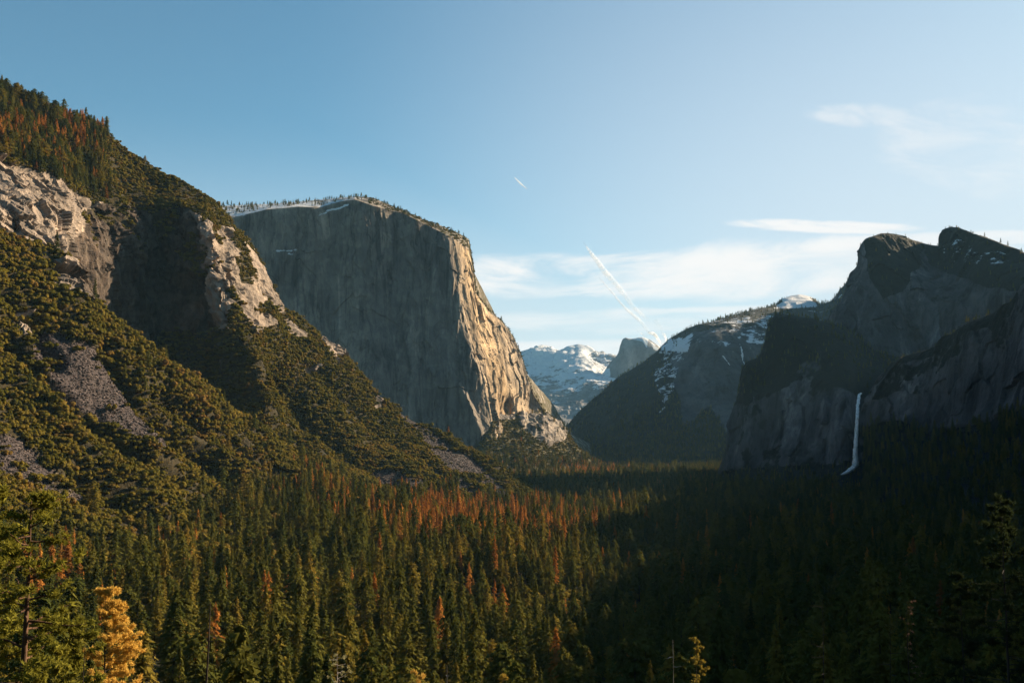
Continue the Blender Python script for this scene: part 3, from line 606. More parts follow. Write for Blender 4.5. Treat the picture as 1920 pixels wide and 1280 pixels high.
# ---- long forested ridge closing the valley in the middle
cols = np.linspace(990, 1980, 600)
cr4 = [(990, 'z-15', 6400), (1030, 'z20', 6200), (1056, 806, 6050), (1090, 774, 6100), (1130, 733, 6150), (1180, 695, 6250), (1230, 664, 6350), (1262, 635, 6400), (1300, 618, 6450), (1340, 604, 6550), (1400, 588, 6750), (1440, 579, 7000), (1462, 571, 7300), (1474, 562, 7350), (1486, 557, 7400), (1497, 556, 7400), (1510, 559, 7400), (1524, 567, 7400), (1535, 575, 7350), (1560, 570, 7300), (1600, 530, 7200), (1760, 480, 7200), (1860, 490, 7200), (1980, 560, 7200)]
rows = [row([(990, 'z-15', 5600), (1100, 'z-10', 5000), (1300, 'z-10', 4600), (1500, 'z-10', 4600), (1760, 'z-10', 4700), (1980, 'z-10', 4700)], cols),
        row([(990, 'z-15', 5900), (1060, 856, 5600), (1130, 838, 5450), (1230, 812, 5300), (1300, 790, 5300), (1400, 780, 5300), (1760, 780, 5400), (1980, 760, 5400)], cols),
        row([(990, 'z-15', 6100), (1060, 832, 5850), (1130, 790, 5750), (1200, 740, 5700), (1262, 700, 5650), (1300, 690, 5600), (1360, 690, 5500), (1440, 680, 5600), (1760, 650, 5800), (1980, 620, 5700)], cols),
        row([(990, 'z-15', 6250), (1056, 818, 5950), (1130, 758, 5950), (1200, 705, 5980), (1262, 668, 5950), (1300, 640, 5750), (1360, 632, 5650), (1440, 625, 5800), (1500, 612, 6200), (1570, 590, 6150), (1610, 530, 6100), (1760, 492, 6200), (1860, 500, 6200), (1980, 575, 6200)], cols),
        row(cr4, cols),
        row([(p, 'z%g' % (pt(p, a, d)[2] * 0.85 - 10), d + 500) for p, a, d in cr4], cols),
        row([(p, 'z-40', d + 1500) for p, a, d in cr4], cols)]
g = loft(rows, [20, 90, 90, 70, 12, 8]); GX, GY = proj(g); PTS = g.reshape(-1, 3); R_, C_ = g.shape[:2]; nr = normals(g); vi = np.arange(R_)[:, None] * np.ones((1, C_))
rid = fbm(PTS, 260, 6, 141, gain=0.58, stretch=(1, 1, 1.8), ridged=True).reshape(R_, C_); blk = fbm(PTS, 120, 5, 142, gain=0.6).reshape(R_, C_)
fm = sst(vi, 5, 30) * (1 - 0.9 * sst(vi, 250, 270))
g = g + (nr * np.array([1, 1, 0.35])) * (fm * (42 * rid + 20 * blk))[..., None]
vn = fbm(PTS, 200, 6, 144, gain=0.6).reshape(R_, C_)
cliff = inpoly(GX + 20 * vn, GY + 14 * vn, [(1280, 625), (1400, 610), (1460, 640), (1440, 860), (1390, 860), (1330, 760), (1280, 800), (1262, 720)])
veg = np.where(cliff, 0.30, 0.80)
snow = 0.40 * inpoly(GX + 10 * blk, GY + 8 * blk, [(1225, 690), (1262, 640), (1300, 625), (1280, 680), (1262, 740), (1245, 760)]) + 0.27 * (GY < 660) * (GX > 1140) \
    + 0.16 * inpoly(GX, GY + 8 * vn, [(1330, 605), (1450, 590), (1470, 600), (1440, 650), (1400, 640), (1370, 625)])
snow = np.maximum(snow, 1.3 * inpoly(GX, GY, [(1450, 578), (1466, 568), (1486, 550), (1512, 552), (1530, 576), (1500, 578)]))
snow = np.maximum(snow, 0.9 * np.exp(-(((GX - 1366) - (GY - 680) * 0.9) / 2.4) ** 2) * ((GY > 668) & (GY < 684)))
snow = np.maximum(snow, 0.8 * np.exp(-(((GX - 1391) - (GY - 665) * 0.25) / 2.0) ** 2) * ((GY > 645) & (GY < 684)))
snow = np.maximum(snow, 0.8 * np.exp(-(((GX - 1243) + (GY - 770) * 0.9) / 2.4) ** 2) * ((GY > 763) & (GY < 775)))
add_hill('valley_ridge', g, M['far'], {'veg': veg, 'talus': 0 * veg, 'snow': snow}, 'long dark forested ridge with snow patches and a small snowy dome on top', False)

# ---- half dome shaped peak, far up the valley
cols = np.linspace(1118, 1300, 200)
hd = [(1118, 712, 13000), (1130, 700, 13000), (1138, 688, 13000), (1145, 678, 13000), (1156, 668, 12950), (1162, 658, 12900), (1166, 643, 12900), (1169, 635, 12900), (1173, 633, 12900), (1181, 635, 12920), (1190, 634, 12940), (1203, 632, 12960), (1214, 635, 12980), (1226, 642, 13000), (1236, 650, 13050), (1250, 660, 13400), (1300, 700, 13400)]
rows = [row([(1118, 800, 12300), (1200, 780, 12400), (1300, 780, 12400)], cols),
        row([(1118, 735, 12750), (1145, 720, 12700), (1200, 710, 12850), (1300, 730, 13000)], cols),
        row([(1118, 718, 12950), (1145, 688, 12870), (1169, 660, 12800), (1200, 652, 12780), (1240, 668, 12850), (1300, 710, 13000)], cols),
        row(hd, cols), row([(p, 'z%g' % (pt(p, a, d)[2] * 0.92), d + 400) for p, a, d in hd], cols), row([(p, 'z100', d + 1400) for p, a, d in hd], cols)]
g = loft(rows, [40, 60, 50, 14, 8]); GX, GY = proj(g); PTS = g.reshape(-1, 3); R_, C_ = g.shape[:2]; nr = normals(g); vi = np.arange(R_)[:, None] * np.ones((1, C_))
rid = fbm(PTS, 260, 5, 151, stretch=(1, 1, 5), ridged=True).reshape(R_, C_)
g = g + (nr * np.array([1, 1, 0.3])) * ((1 - sst(vi, 138, 150)) * sst(vi, 2, 20) * 22 * rid)[..., None]
snow = 1.1 * inpoly(GX, GY, [(1176, 633), (1205, 627), (1216, 633), (1212, 652), (1204, 640), (1188, 637)]) + 0.55 * inpoly(GX, GY, [(1214, 636), (1250, 655), (1245, 664), (1225, 655)]) + 0.62 * ((GX < 1145) & (GY > 690))
add_hill('half_dome_peak', g, M['high'], {'veg': 0.25 * (GY > 700), 'talus': 0 * snow, 'snow': snow}, 'far half dome shaped granite peak with sheer face and a snowy cap', False)

# ---- far snowy range
cols = np.linspace(900, 1330, 420)
cl = [(900, 740, 15500), (950, 700, 15500), (975, 672, 15500), (985, 664, 15500), (1000, 657, 15500), (1012, 652, 15500), (1023, 649, 15500), (1033, 650, 15500), (1042, 655, 15550), (1058, 658, 15500), (1068, 661, 15400), (1073, 656, 15400), (1079, 659, 15400), (1086, 655, 15300), (1093, 657, 15300), (1100, 666, 15300), (1112, 668, 15200), (1130, 669, 15200), (1145, 672, 15000), (1330, 690, 15000)]
rows = [row([(900, 'z-20', 9500), (1050, 'z-20', 9500), (1330, 'z-20', 9500)], cols),
        row([(900, 800, 10800), (1000, 800, 10800), (1060, 790, 11000), (1130, 790, 11000), (1330, 800, 11000)], cols),
        row([(900, 770, 12500), (1000, 738, 12700), (1040, 735, 12400), (1080, 728, 12300), (1120, 715, 12300), (1330, 760, 12300)], cols),
        row([(900, 755, 13800), (990, 700, 14200), (1040, 698, 13900), (1060, 690, 13500), (1085, 680, 13500), (1110, 690, 13800), (1130, 700, 13900), (1330, 730, 14000)], cols),
        row(cl, cols), row([(p, 'z%g' % (pt(p, a, d)[2] * 0.9), d + 700) for p, a, d in cl], cols), row([(p, 'z-20', d + 3000) for p, a, d in cl], cols)]
g = loft(rows, [20, 80, 80, 80, 12, 8]); GX, GY = proj(g); PTS = g.reshape(-1, 3); R_, C_ = g.shape[:2]; nr = normals(g); vi = np.arange(R_)[:, None] * np.ones((1, C_))
rid = fbm(PTS, 900, 7, 161, gain=0.55, ridged=True).reshape(R_, C_); r2 = fbm(PTS, 300, 5, 162, gain=0.6, ridged=True).reshape(R_, C_)
fm = sst(vi, 5, 30) * (1 - 0.9 * sst(vi, 245, 262))
g = g + (nr * np.array([1, 1, 0.5])) * (fm * (170 * rid + 70 * r2))[..., None]
snow = np.clip(0.74 - sst(GY, 690, 740) * 0.36 - 0.22 * (GX > 1100) * (GY < 690), 0, 1) - 0.15 * sst(GY, 735, 790)
add_hill('snowy_range', g, M['high'], {'veg': 0.30 * sst(GY, 700, 740), 'talus': 0 * snow, 'snow': snow}, 'distant snow covered mountain range at the head of the valley', False)

# ------------------------------------------------------------------ waterfall
def tube(path, rad, ns=8, jit=0.0, seed=0):
    path = np.array(path, float); rad = np.array(rad, float); n = len(path)
    tg = np.gradient(path, axis=0); tg /= np.linalg.norm(tg, axis=1, keepdims=True) + 1e-9
    ref = np.array([0, 0, 1.0]); ref = np.where(np.abs(tg @ ref)[:, None] > 0.9, np.array([[1.0, 0, 0]]), ref[None])
    a = np.cross(tg, ref); a /= np.linalg.norm(a, axis=1, keepdims=True) + 1e-9; b = np.cross(tg, a)
    th = np.linspace(0, 2 * np.pi, ns, endpoint=False)
    rr = rad[:, None]
    if jit: rr = rr * (1 + jit * np.random.default_rng(seed).uniform(-1, 1, (n, ns)))
    V = path[:, None] + rr[..., None] * (np.cos(th)[None, :, None] * a[:, None] + np.sin(th)[None, :, None] * b[:, None])
    i = np.arange(n * ns).reshape(n, ns); j = np.roll(i, -1, 1)
    f = np.stack([i[:-1], j[:-1], j[1:], i[1:]], -1).reshape(-1, 4)
    return V.reshape(-1, 3), f
def join(parts):
    V, Fs, o = [], [], 0
    for v, f in parts:
        if f.shape[1] == 3: f = np.concatenate([f, f[:, 2:3]], 1)
        V.append(v); Fs.append(f + o); o += len(v)
    return np.concatenate(V), np.concatenate(Fs)

m, k = newmat('falling_water')
co = k.n('ShaderNodeTexCoord').outputs['Object']
mp = k.n('ShaderNodeMapping', {'Vector': co, 'Scale': (1, 1, 0.12)}).outputs[0]
nz = k.noise(mp, 0.35, 5, 0.65)
dd = k.n('ShaderNodeBsdfDiffuse', {'Color': (0.95, 0.90, 0.87, 1)}); tl = k.n('ShaderNodeBsdfTranslucent', {'Color': (0.9, 0.9, 0.9, 1)})
mm = k.n('ShaderNodeMixShader', {0: 0.12, 1: dd.outputs[0], 2: tl.outputs[0]}); tp = k.n('ShaderNodeBsdfTransparent')
mo = k.n('ShaderNodeMixShader', {0: k.ss(nz, 0.34, 0.50, 0.2, 1.0), 1: tp.outputs[0], 2: mm.outputs[0]})
k.n('ShaderNodeOutputMaterial', {'Surface': mo.outputs[0]})
M['water'] = m
wf = [(1614, 737, 2600), (1611, 740, 2570), (1609.5, 748, 2540), (1608, 762, 2510), (1606.5, 790, 2480), (1605, 815, 2470), (1604, 840, 2460), (1604, 858, 2450), (1605, 868, 2445), (1601, 875, 2435), (1594, 881, 2425), (1586, 886, 2410), (1578, 889, 2400)]
wp = np.array([P(*p) for p in wf]); tk = np.arange(len(wf)); tt = np.linspace(0, len(wf) - 1, 140)
wp = pchip(tk, wp, tt); wr = np.interp(tt, [0, 1, 3, 5, 7, 8, 9.5, 11, 12], [2.2, 2.8, 3.8, 4.8, 6.0, 7.6, 6.0, 4.4, 1.6])
wa = wp.copy(); wa += 1.6 * np.stack([fbm(wp, 12, 3, 5), fbm(wp, 12, 3, 6), 0 * tt], -1)
V, Fc = join([tube(wa, wr * 0.8, 12, 0.35, 3), tube(wa[20:] + np.array([-1.8, -1, 0]), wr[20:] * 0.45, 10, 0.5, 8), tube(wa + np.array([1.5, -2, 0]), wr * 0.6, 10, 0.3, 4), tube(wa[70:100] + np.array([-2.0, -3, 0]), wr[70:100] * 0.9, 10, 0.4, 5)])
o = link('waterfall', mesh_np('waterfall', V, Fc), mat=M['water'])
tag(o, 'tall thin white waterfall dropping down the dark cliff and bending left at its foot', 'waterfall')

# ------------------------------------------------------------------ tree meshes
def tris(centers, size, normal=None, rs=None, aspect=1.0, flat=0.0, dirs=None):
    """one small irregular leaf-clump triangle per centre"""
    n = len(centers); r = rs.normal(size=(n, 3))
    if normal is not None: r = r * 0.32 + normal
    r /= np.linalg.norm(r, axis=1, keepdims=True) + 1e-9
    t = rs.normal(size=(n, 3)) if dirs is None else dirs + 0.35 * rs.normal(size=(n, 3))
    t -= r * (t * r).sum(1, keepdims=True); t /= np.linalg.norm(t, axis=1, keepdims=True) + 1e-9
    b = np.cross(r, t)
    s = (size * rs.uniform(0.6, 1.35, n))[:, None]
    a1 = centers + t * s * aspect; a2 = centers - t * s * 0.6 * aspect + b * s * 0.7; a3 = centers - t * s * 0.6 * aspect - b * s * 0.7
    V = np.stack([a1, a2, a3], 1).reshape(-1, 3)
    return V, np.arange(3 * n).reshape(n, 3)
def conifer_crown(seed, H=30.0, rad=4.0, nb=170, per=11, start=0.14, power=0.8, ragged=0.25, size=0.62, sparse=0.0):
    rs = np.random.default_rng(seed); C, Dn = [], []
    bulge = rs.uniform(0.8, 1.2, 12)
    for i in range(nb):
        t = 1 - (1 - start) * (1 - (i + rs.uniform(0, 1)) / nb) ** 1.0
        if rs.random() < sparse: continue
        L = rad * (1 - t) ** power * rs.uniform(1 - ragged, 1 + ragged) * bulge[int(t * 11.9)] + 0.25
        if t < start + 0.1: L *= 0.6 + 0.4 * rs.random()
        a = rs.uniform(0, 2 * np.pi); droop = rs.uniform(0.1, 0.5)
        m_ = max(3, int(per * (L / rad + 0.25)))
        s = rs.uniform(0.12, 1.0, m_) ** 0.75
        wdt = L * 0.16
        rr = s * L; off = rs.normal(size=m_) * wdt * (1.1 - 0.6 * s)
        x = rr * math.cos(a) - off * math.sin(a); y = rr * math.sin(a) + off * math.cos(a)
        z = H * t + rr * 0.12 - droop * rr * s + rs.normal(size=m_) * 0.16
        C.append(np.stack([x, y, z], -1)); d = np.tile([math.cos(a), math.sin(a), -0.25], (m_, 1)); Dn.append(d)
    C = np.concatenate(C); Dn = np.concatenate(Dn)
    up = np.tile([0, 0, 0.7], (len(C), 1)) + 0.6 * np.stack([C[:, 0], C[:, 1], 0 * C[:, 0]], -1) / (np.linalg.norm(C[:, :2], axis=1)[:, None] + 0.3)
    V, f = tris(C, size, up, rs, 1.25, dirs=Dn)
    # leader
    V2, f2 = tris(np.stack([rs.normal(0, 0.08, 14), rs.normal(0, 0.08, 14), np.linspace(0.95, 1.03, 14) * H], -1), 0.30, None, rs, 1.6, dirs=np.tile([0, 0, 1.0], (14, 1)))
    return np.concatenate([V, V2]), np.concatenate([f, f2 + len(V)])
def trunk_mesh(seed, H, r, top=0.98, bend=0.3, ns=7):
    rs = np.random.default_rng(seed); n = 9; t = np.linspace(-0.06, top, n)
    path = np.stack([bend * np.cumsum(rs.normal(0, 0.3, n)) * (t > 0.1), bend * np.cumsum(rs.normal(0, 0.3, n)) * (t > 0.1), t * H], -1)
    return tube(path, r * (1 - np.clip(t, 0, 1) * 0.93) * np.where(t < 0.03, 1.3, 1), ns)
def lump(center, r, rs, n=2, amp=0.22):
    import bmesh
    bm = bmesh.new(); bmesh.ops.create_icosphere(bm, subdivisions=n, radius=1)
    v = np.array([q.co[:] for q in bm.verts]); f = np.array([[q.index for q in fc.verts] for fc in bm.faces]); bm.free()
    v = v * r * (1 + amp * vnoise(v * 2.2 + rs.uniform(0, 50), 3) + 0.5 * amp * vnoise(v * 5 + rs.uniform(0, 50), 4))[:, None]
    return v + center, f
def bush_crown(seed, R=4.5, n=520, size=0.62, squash=0.75, lift=0.9):
    rs = np.random.default_rng(seed); k_ = rs.integers(6, 10)
    lc = rs.normal(size=(k_, 3)) * np.array([0.62, 0.62, 0.22]) * R; lr = R * rs.uniform(0.24, 0.62, k_)
    w_ = rs.choice(k_, n, p=lr ** 2 / (lr ** 2).sum()); d = rs.normal(size=(n, 3)); d /= np.linalg.norm(d, axis=1, keepdims=True)
    d[:, 2] = np.where(d[:, 2] < -0.5, -d[:, 2], d[:, 2])
    C = lc[w_] + d * (lr[w_] * rs.uniform(0.72, 1.06, n))[:, None]
    sh = np.array([1, 1, squash])
    parts_ = [tris(C * sh + np.array([0, 0, R * lift * 0.55]), size, d, rs, 1.0)]
    for i in range(k_):
        v, f = lump(lc[i], lr[i] * 0.86, rs); parts_.append((v * sh + np.array([0, 0, R * lift * 0.55]), f))
    V, Fs, o_ = [], [], 0
    for v, f in parts_: V.append(v); Fs.append(f + o_); o_ += len(v)
    return np.concatenate(V), np.concatenate(Fs)

TPL = {}
def tpl(kind, crown, trunk, cm, tm, H):
    cme = mesh_np(kind + '_crown', *crown, smooth=False); cme.materials.append(cm)
    tme = mesh_np(kind + '_trunk', *trunk, smooth=True); tme.materials.append(tm)
    TPL.setdefault(kind, []).append((cme, tme, H))
shapes = [(30, 4.3, 150, 0.12, 0.62, 0.22), (34, 5.4, 180, 0.10, 0.8, 0.30), (28, 5.6, 160, 0.16, 0.52, 0.35), (36, 4.6, 170, 0.2, 0.6, 0.35), (31, 5.2, 165, 0.08, 0.85, 0.2), (33, 5.8, 150, 0.25, 0.5, 0.4), (25, 5.6, 130, 0.34, 0.36, 0.5), (21, 5.2, 120, 0.28, 0.42, 0.55), (29, 6.2, 120, 0.40, 0.40, 0.55)]
for i, (H, r, nb, st, pw, rg) in enumerate(shapes):
    tpl('conifer', conifer_crown(100 + i, H, r, nb, 12, st, pw, rg), trunk_mesh(200 + i, H, 0.42), M['conifer'], M['darkbark'], H)
for i, (H, r, nb, st, pw, rg) in enumerate([(29, 4.5, 130, 0.16, 0.7, 0.3), (32, 4.2, 120, 0.22, 0.6, 0.35), (27, 4.8, 140, 0.12, 0.8, 0.25), (31, 3.8, 100, 0.2, 0.6, 0.45)]):
    tpl('dead', conifer_crown(300 + i, H, r, nb, 11, st, pw, rg, sparse=0.08), trunk_mesh(330 + i, H, 0.38), M['dead'], M['bark'], H)
for i in range(8):
    R = [4.4, 5.2, 4.0, 5.0, 4.7, 3.6, 4.9, 4.3][i]
    tpl('bush', bush_crown(400 + i, R, [620, 700, 560, 660, 620, 540, 680, 600][i], 0.58, [0.75, 0.62, 0.85, 0.7, 0.95, 1.15, 0.6, 0.9][i]), tube([(0, 0, -1.5), (0.1, 0, 1.2), (0.3, 0.1, R * 0.55)], [0.4, 0.3, 0.15], 6), M['brush'], M['darkbark'], R * 1.3)
def rock_mesh(seed):
    rs = np.random.default_rng(seed)
    import bmesh
    bm = bmesh.new(); bmesh.ops.create_icosphere(bm, subdivisions=2, radius=1)
    for v in bm.verts:
        v.co = Vector(np.sign(v.co) * np.abs(np.array(v.co)) ** 0.7) * (1 + 0.18 * rs.normal())
        v.co.z *= 0.7
    me = bpy.data.meshes.new('boulder'); bm.to_mesh(me); bm.free(); me.materials.append(M['boulder'])
    return me
ROCKS = [rock_mesh(i) for i in range(4)]

# merged one-piece versions for the masses
def merged(kind):
    out = []
    for cme, tme, H in TPL[kind]:
        vs, fs, ms = [], [], []
        parts_ = []
        for idx, me in enumerate((cme, tme)):
            v = np.empty(len(me.vertices) * 3, np.float32); me.vertices.foreach_get('co', v); v = v.reshape(-1, 3)
            k_ = 3 if idx == 0 else 4
            f = np.empty(len(me.loops), np.int32); me.loops.foreach_get('vertex_index', f); parts_.append((v, f.reshape(-1, k_)))
        (v1, f1), (v2, f2) = parts_
        f2 = np.concatenate([f2[:, [0, 1, 2]], f2[:, [0, 2, 3]]]) + len(v1)
        me = mesh_np(kind + '_whole', np.concatenate([v1, v2]), np.concatenate([f1, f2]), False)
        me.materials.append(cme.materials[0]); me.materials.append(tme.materials[0])
        me.polygons.foreach_set('material_index', np.concatenate([np.zeros(len(f1), np.int32), np.ones(len(f2), np.int32)]))
        out.append(me)
    return out
def mass(name, meshes, pos, rotz, scale, idx, label, tilt=None):
    """one countless mass: points that carry instances"""
    src = bpy.data.collections.new(name + '_shapes')
    for i, me in enumerate(meshes):
        src.objects.link(bpy.data.objects.new('%s_%02d' % (me.name, i), me))
    pm = bpy.data.meshes.new(name); n = len(pos)
    pm.vertices.add(n); pm.vertices.foreach_set('co', np.asarray(pos, np.float32).ravel())
    rot = np.zeros((n, 3), np.float32); rot[:, 2] = rotz
    if tilt is not None: rot[:, :2] = tilt
    a = pm.attributes.new('rot', 'FLOAT_VECTOR', 'POINT'); a.data.foreach_set('vector', rot.ravel())
    sc_ = np.asarray(scale, np.float32); sc_ = np.repeat(sc_[:, None], 3, 1) if sc_.ndim == 1 else sc_
    a = pm.attributes.new('scl', 'FLOAT_VECTOR', 'POINT'); a.data.foreach_set('vector', np.ascontiguousarray(sc_).ravel())
    a = pm.attributes.new('idx', 'INT', 'POINT'); a.data.foreach_set('value', np.asarray(idx, np.int32))
    o = link(name, pm)
    ng = bpy.data.node_groups.new(name, 'GeometryNodeTree')
    ng.interface.new_socket('Geometry', in_out='INPUT', socket_type='NodeSocketGeometry')
    ng.interface.new_socket('Geometry', in_out='OUTPUT', socket_type='NodeSocketGeometry')
    q = N(ng); gi = q.n('NodeGroupInput'); go = q.n('NodeGroupOutput')
    ci = q.n('GeometryNodeCollectionInfo', transform_space='ORIGINAL'); ci.inputs[0].default_value = src
    ci.inputs['Separate Children'].default_value = True; ci.inputs['Reset Children'].default_value = True
    def attr(nm, ty):
        nd = q.n('GeometryNodeInputNamedAttribute', data_type=ty); nd.inputs[0].default_value = nm; return nd.outputs[0]
    ip = q.n('GeometryNodeInstanceOnPoints'); 
    ng.links.new(gi.outputs[0], ip.inputs['Points']); ng.links.new(ci.outputs[0], ip.inputs['Instance'])
    ip.inputs['Pick Instance'].default_value = True
    ng.links.new(attr('idx', 'INT'), ip.inputs['Instance Index'])
    er = q.n('FunctionNodeEulerToRotation'); ng.links.new(attr('rot', 'FLOAT_VECTOR'), er.inputs[0]); ng.links.new(er.outputs[0], ip.inputs['Rotation'])
    ng.links.new(attr('scl', 'FLOAT_VECTOR'), ip.inputs['Scale'])
    ng.links.new(ip.outputs[0], go.inputs[0])
    md = o.modifiers.new('scatter', 'NODES'); md.node_group = ng
    tag(o, label, kind='stuff')
    return o

# ------------------------------------------------------------------ where the trees stand
def sample_surface(g, weight, spacing, seed):
    """random points on a grid surface, about one per spacing^2 of true area times weight"""
    rs = np.random.default_rng(seed)
    a = g[:-1, :-1]; b = g[:-1, 1:]; c = g[1:, 1:]; d = g[1:, :-1]
    ar = 0.5 * np.linalg.norm(np.cross(c - a, d - b), axis=2)
    w_ = (weight[:-1, :-1] + weight[1:, 1:]) / 2
    exp = ar * w_ / spacing ** 2
    n = np.floor(exp).astype(int) + (rs.random(exp.shape) < exp % 1)
    i, j = np.nonzero(n); r = n[i, j]; i = np.repeat(i, r); j = np.repeat(j, r)
    u, v = rs.random(len(i))[:, None], rs.random(len(i))[:, None]
    p = (a[i, j] * (1 - u) + b[i, j] * u) * (1 - v) + (d[i, j] * (1 - u) + c[i, j] * u) * v
    return p, i, j
bump = lambda x, y, cx, cy, rx, ry: np.exp(-((x - cx) / rx) ** 2 - ((y - cy) / ry) ** 2)

# conifers of the valley floor and the slopes below the viewpoint
def floor_points():
    rs = np.random.default_rng(5); out = []
    for y0, y1, sp in ((150, 450, 14.5), (450, 1000, 13.0), (1000, 1700, 12.5), (1700, 2800, 13.0), (2800, 4200, 12.5), (4200, 5300, 15)):
        xm = 0.62 * y1 + 60
        nx, ny = int(2 * xm / sp), int((y1 - y0) / sp)
        x, y = np.meshgrid((np.arange(nx) + 0.5) * sp - xm, y0 + (np.arange(ny) + 0.5) * sp)
        x = x.ravel() + rs.uniform(-0.48, 0.48, nx * ny) * sp; y = y.ravel() + rs.uniform(-0.48, 0.48, nx * ny) * sp
        k_ = np.abs(x) < 0.60 * y + 40; x, y = x[k_], y[k_]
        z = ground_z(x, y); k_ = hill_at(x, y) < z + 1.5
        if y0 >= 2800:
            px_ = 960 + F * x / y; k_ &= (px_ > 890) & (px_ < 1420)
        out.append(np.stack([x, y, z], -1)[k_])
    return np.concatenate(out)
fp = floor_points()
rs = np.random.default_rng(9)
px, py = proj(fp)
hn = fbm(fp * np.array([1, 1, 0]), 70, 3, 7)
gap2 = fbm(fp * np.array([1, 1, 0]) + 500, 95, 4, 57)
keep = rs.random(len(fp)) < np.where(fp[:, 1] < 330, 0.5, np.clip(0.95 - 0.25 * (hn > 0.35), 0, 1) * sst(gap2, -0.46, -0.26))
keep &= ~((fp[:, 1] < 200) & (np.abs(fp[:, 0]) < 12))
side = sst(px, 640, 380) * sst(py, 1120, 1030) * (fp[:, 1] > 500)
keep &= rs.random(len(fp)) > 0.62 * side
fill_pts = fp[(~keep) & (fp[:, 1] > 330) & (fp[:, 1] < 2600)]
fp, px, py, hn, gap2 = fp[keep], px[keep], py[keep], hn[keep], gap2[keep]
fh = 25.5 * np.clip(1.0 + 0.45 * hn + rs.normal(0, 0.27, len(fp)), 0.35, 1.75) * np.interp(fp[:, 1], [0, 300, 900, 2500, 5000], [0.66, 0.95, 1.06, 1.02, 1.0])
# conifers on the lower part of the left hillside and in the high corner
gL, atL = SURF['left_hillside']; RL, CL, crL = LEFT_DIM
LX, LY = proj(gL); viL = np.arange(RL)[:, None] * np.ones((1, CL))
clump = fbm(gL, 60, 3, 15).reshape(RL, CL)
wlow = sst(LY + 80 * clump, np.interp(LX, [0, 150, 300, 450, 560, 680, 800, 1000], [965, 975, 965, 930, 845, 895, 925, 935]), np.interp(LX, [0, 150, 300, 450, 560, 680, 800, 1000], [1110, 1120, 1090, 1050, 930, 950, 965, 960])) * (viL < 195)
whigh = inpoly(LX + 14 * clump, LY + 12 * clump, [(-400, -100), (0, 150), (120, 180), (215, 250), (205, 290), (190, 330), (240, 350), (200, 372), (150, 362), (60, 318), (0, 292), (-400, 200)]) * (viL > 300) * (viL < crL + 10)
wgen = 0.012 * (viL > 5) * (atL['veg'] > 0.6)
wc = np.clip(wlow * np.where(LX < 500, 0.45, 0.9) + whigh * 1.0 + wgen, 0, 1) * (1 - atL['talus'])
p1, i1, j1 = sample_surface(gL, wc, 10.5, 31)
x1, y1 = proj(p1)
h1 = 25 * np.clip(1 + rs.normal(0, 0.2, len(p1)), 0.4, 1.5) * np.where(y1 < 420, 0.95, 1.0) * np.where((i1 > 300) & (x1 > 200), 0.5, 1)
gE, atE = SURF['talus_apron']; EX, EY = proj(gE)
p2, _, _ = sample_surface(gE, sst(EY, 845, 870) * 0.9 + 0.05, 13, 32)
h2 = 22 * np.clip(1 + rs.normal(0, 0.2, len(p2)), 0.5, 1.5)
# right side forests (all in shade) and tiny skyline trees
gR, atR = SURF['right_hillside']; RX, RY = proj(gR); viR = np.arange(gR.shape[0])[:, None] * np.ones((1, gR.shape[1]))
inR = ((RX > 1500) & (RX < 2150) & (gR[..., 1] > 200)).astype(float)
p3, _, _ = sample_surface(gR, inR * ((viR < 76) * 0.8 + (viR > 262) * (viR < 276) * 0.5), 13, 33)
h3 = 26 * np.clip(1 + rs.normal(0, 0.22, len(p3)), 0.4, 1.5) * np.where(p3[:, 2] > 200, 0.45, 1)
gB, atB = SURF['waterfall_buttress']; BX, BY = proj(gB); viB = np.arange(gB.shape[0])[:, None] * np.ones((1, gB.shape[1]))
p4, _, _ = sample_surface(gB, (viB < 40) * 0.7 + ((viB > 320) & (viB < 334)) * 0.35 + ((viB > 205) & (viB < 322)) * 0.30, 14, 34)
h4 = 16 * np.clip(1 + rs.normal(0, 0.25, len(p4)), 0.4, 1.6)
gU, atU = SURF['upper_rocks']; viU = np.arange(gU.shape[0])[:, None] * np.ones((1, gU.shape[1]))
p5, _, _ = sample_surface(gU, ((viU > 300) & (viU < 316)) * 0.16 + (atU['veg'] > 0.6) * 0.12, 15, 35)
h5 = 11 * np.clip(1 + rs.normal(0, 0.3, len(p5)), 0.4, 1.8)
gV, atV = SURF['valley_ridge']; VX, VY = proj(gV); viV = np.arange(gV.shape[0])[:, None] * np.ones((1, gV.shape[1]))
p6, _, _ = sample_surface(gV, np.clip((atV['veg'] > 0.6) * np.where(viV < 70, 5.0, 0.5) * (viV < 276) + 0.25 * ((viV > 262) & (viV < 276)), 0, 5) * (1 - 0.5 * (atV['snow'] > 0.4)) * (atV['snow'] < 0.8), 32, 36)
h6 = 19 * np.clip(1 + rs.normal(0, 0.25, len(p6)), 0.4, 1.6)
gC, atC = SURF['granite_cliff']; CX, CY = proj(gC); viC = np.arange(gC.shape[0])[:, None] * np.ones((1, gC.shape[1]))
p7, _, _ = sample_surface(gC, ((viC > nf + 3) & (viC < nf + 34)) * np.where(CX < 480, 0.45, np.where(CX < 690, 0.28, 0.30)), 15, 37)
h7 = 13 * np.clip(1 + rs.normal(0, 0.35, len(p7)), 0.4, 1.9)

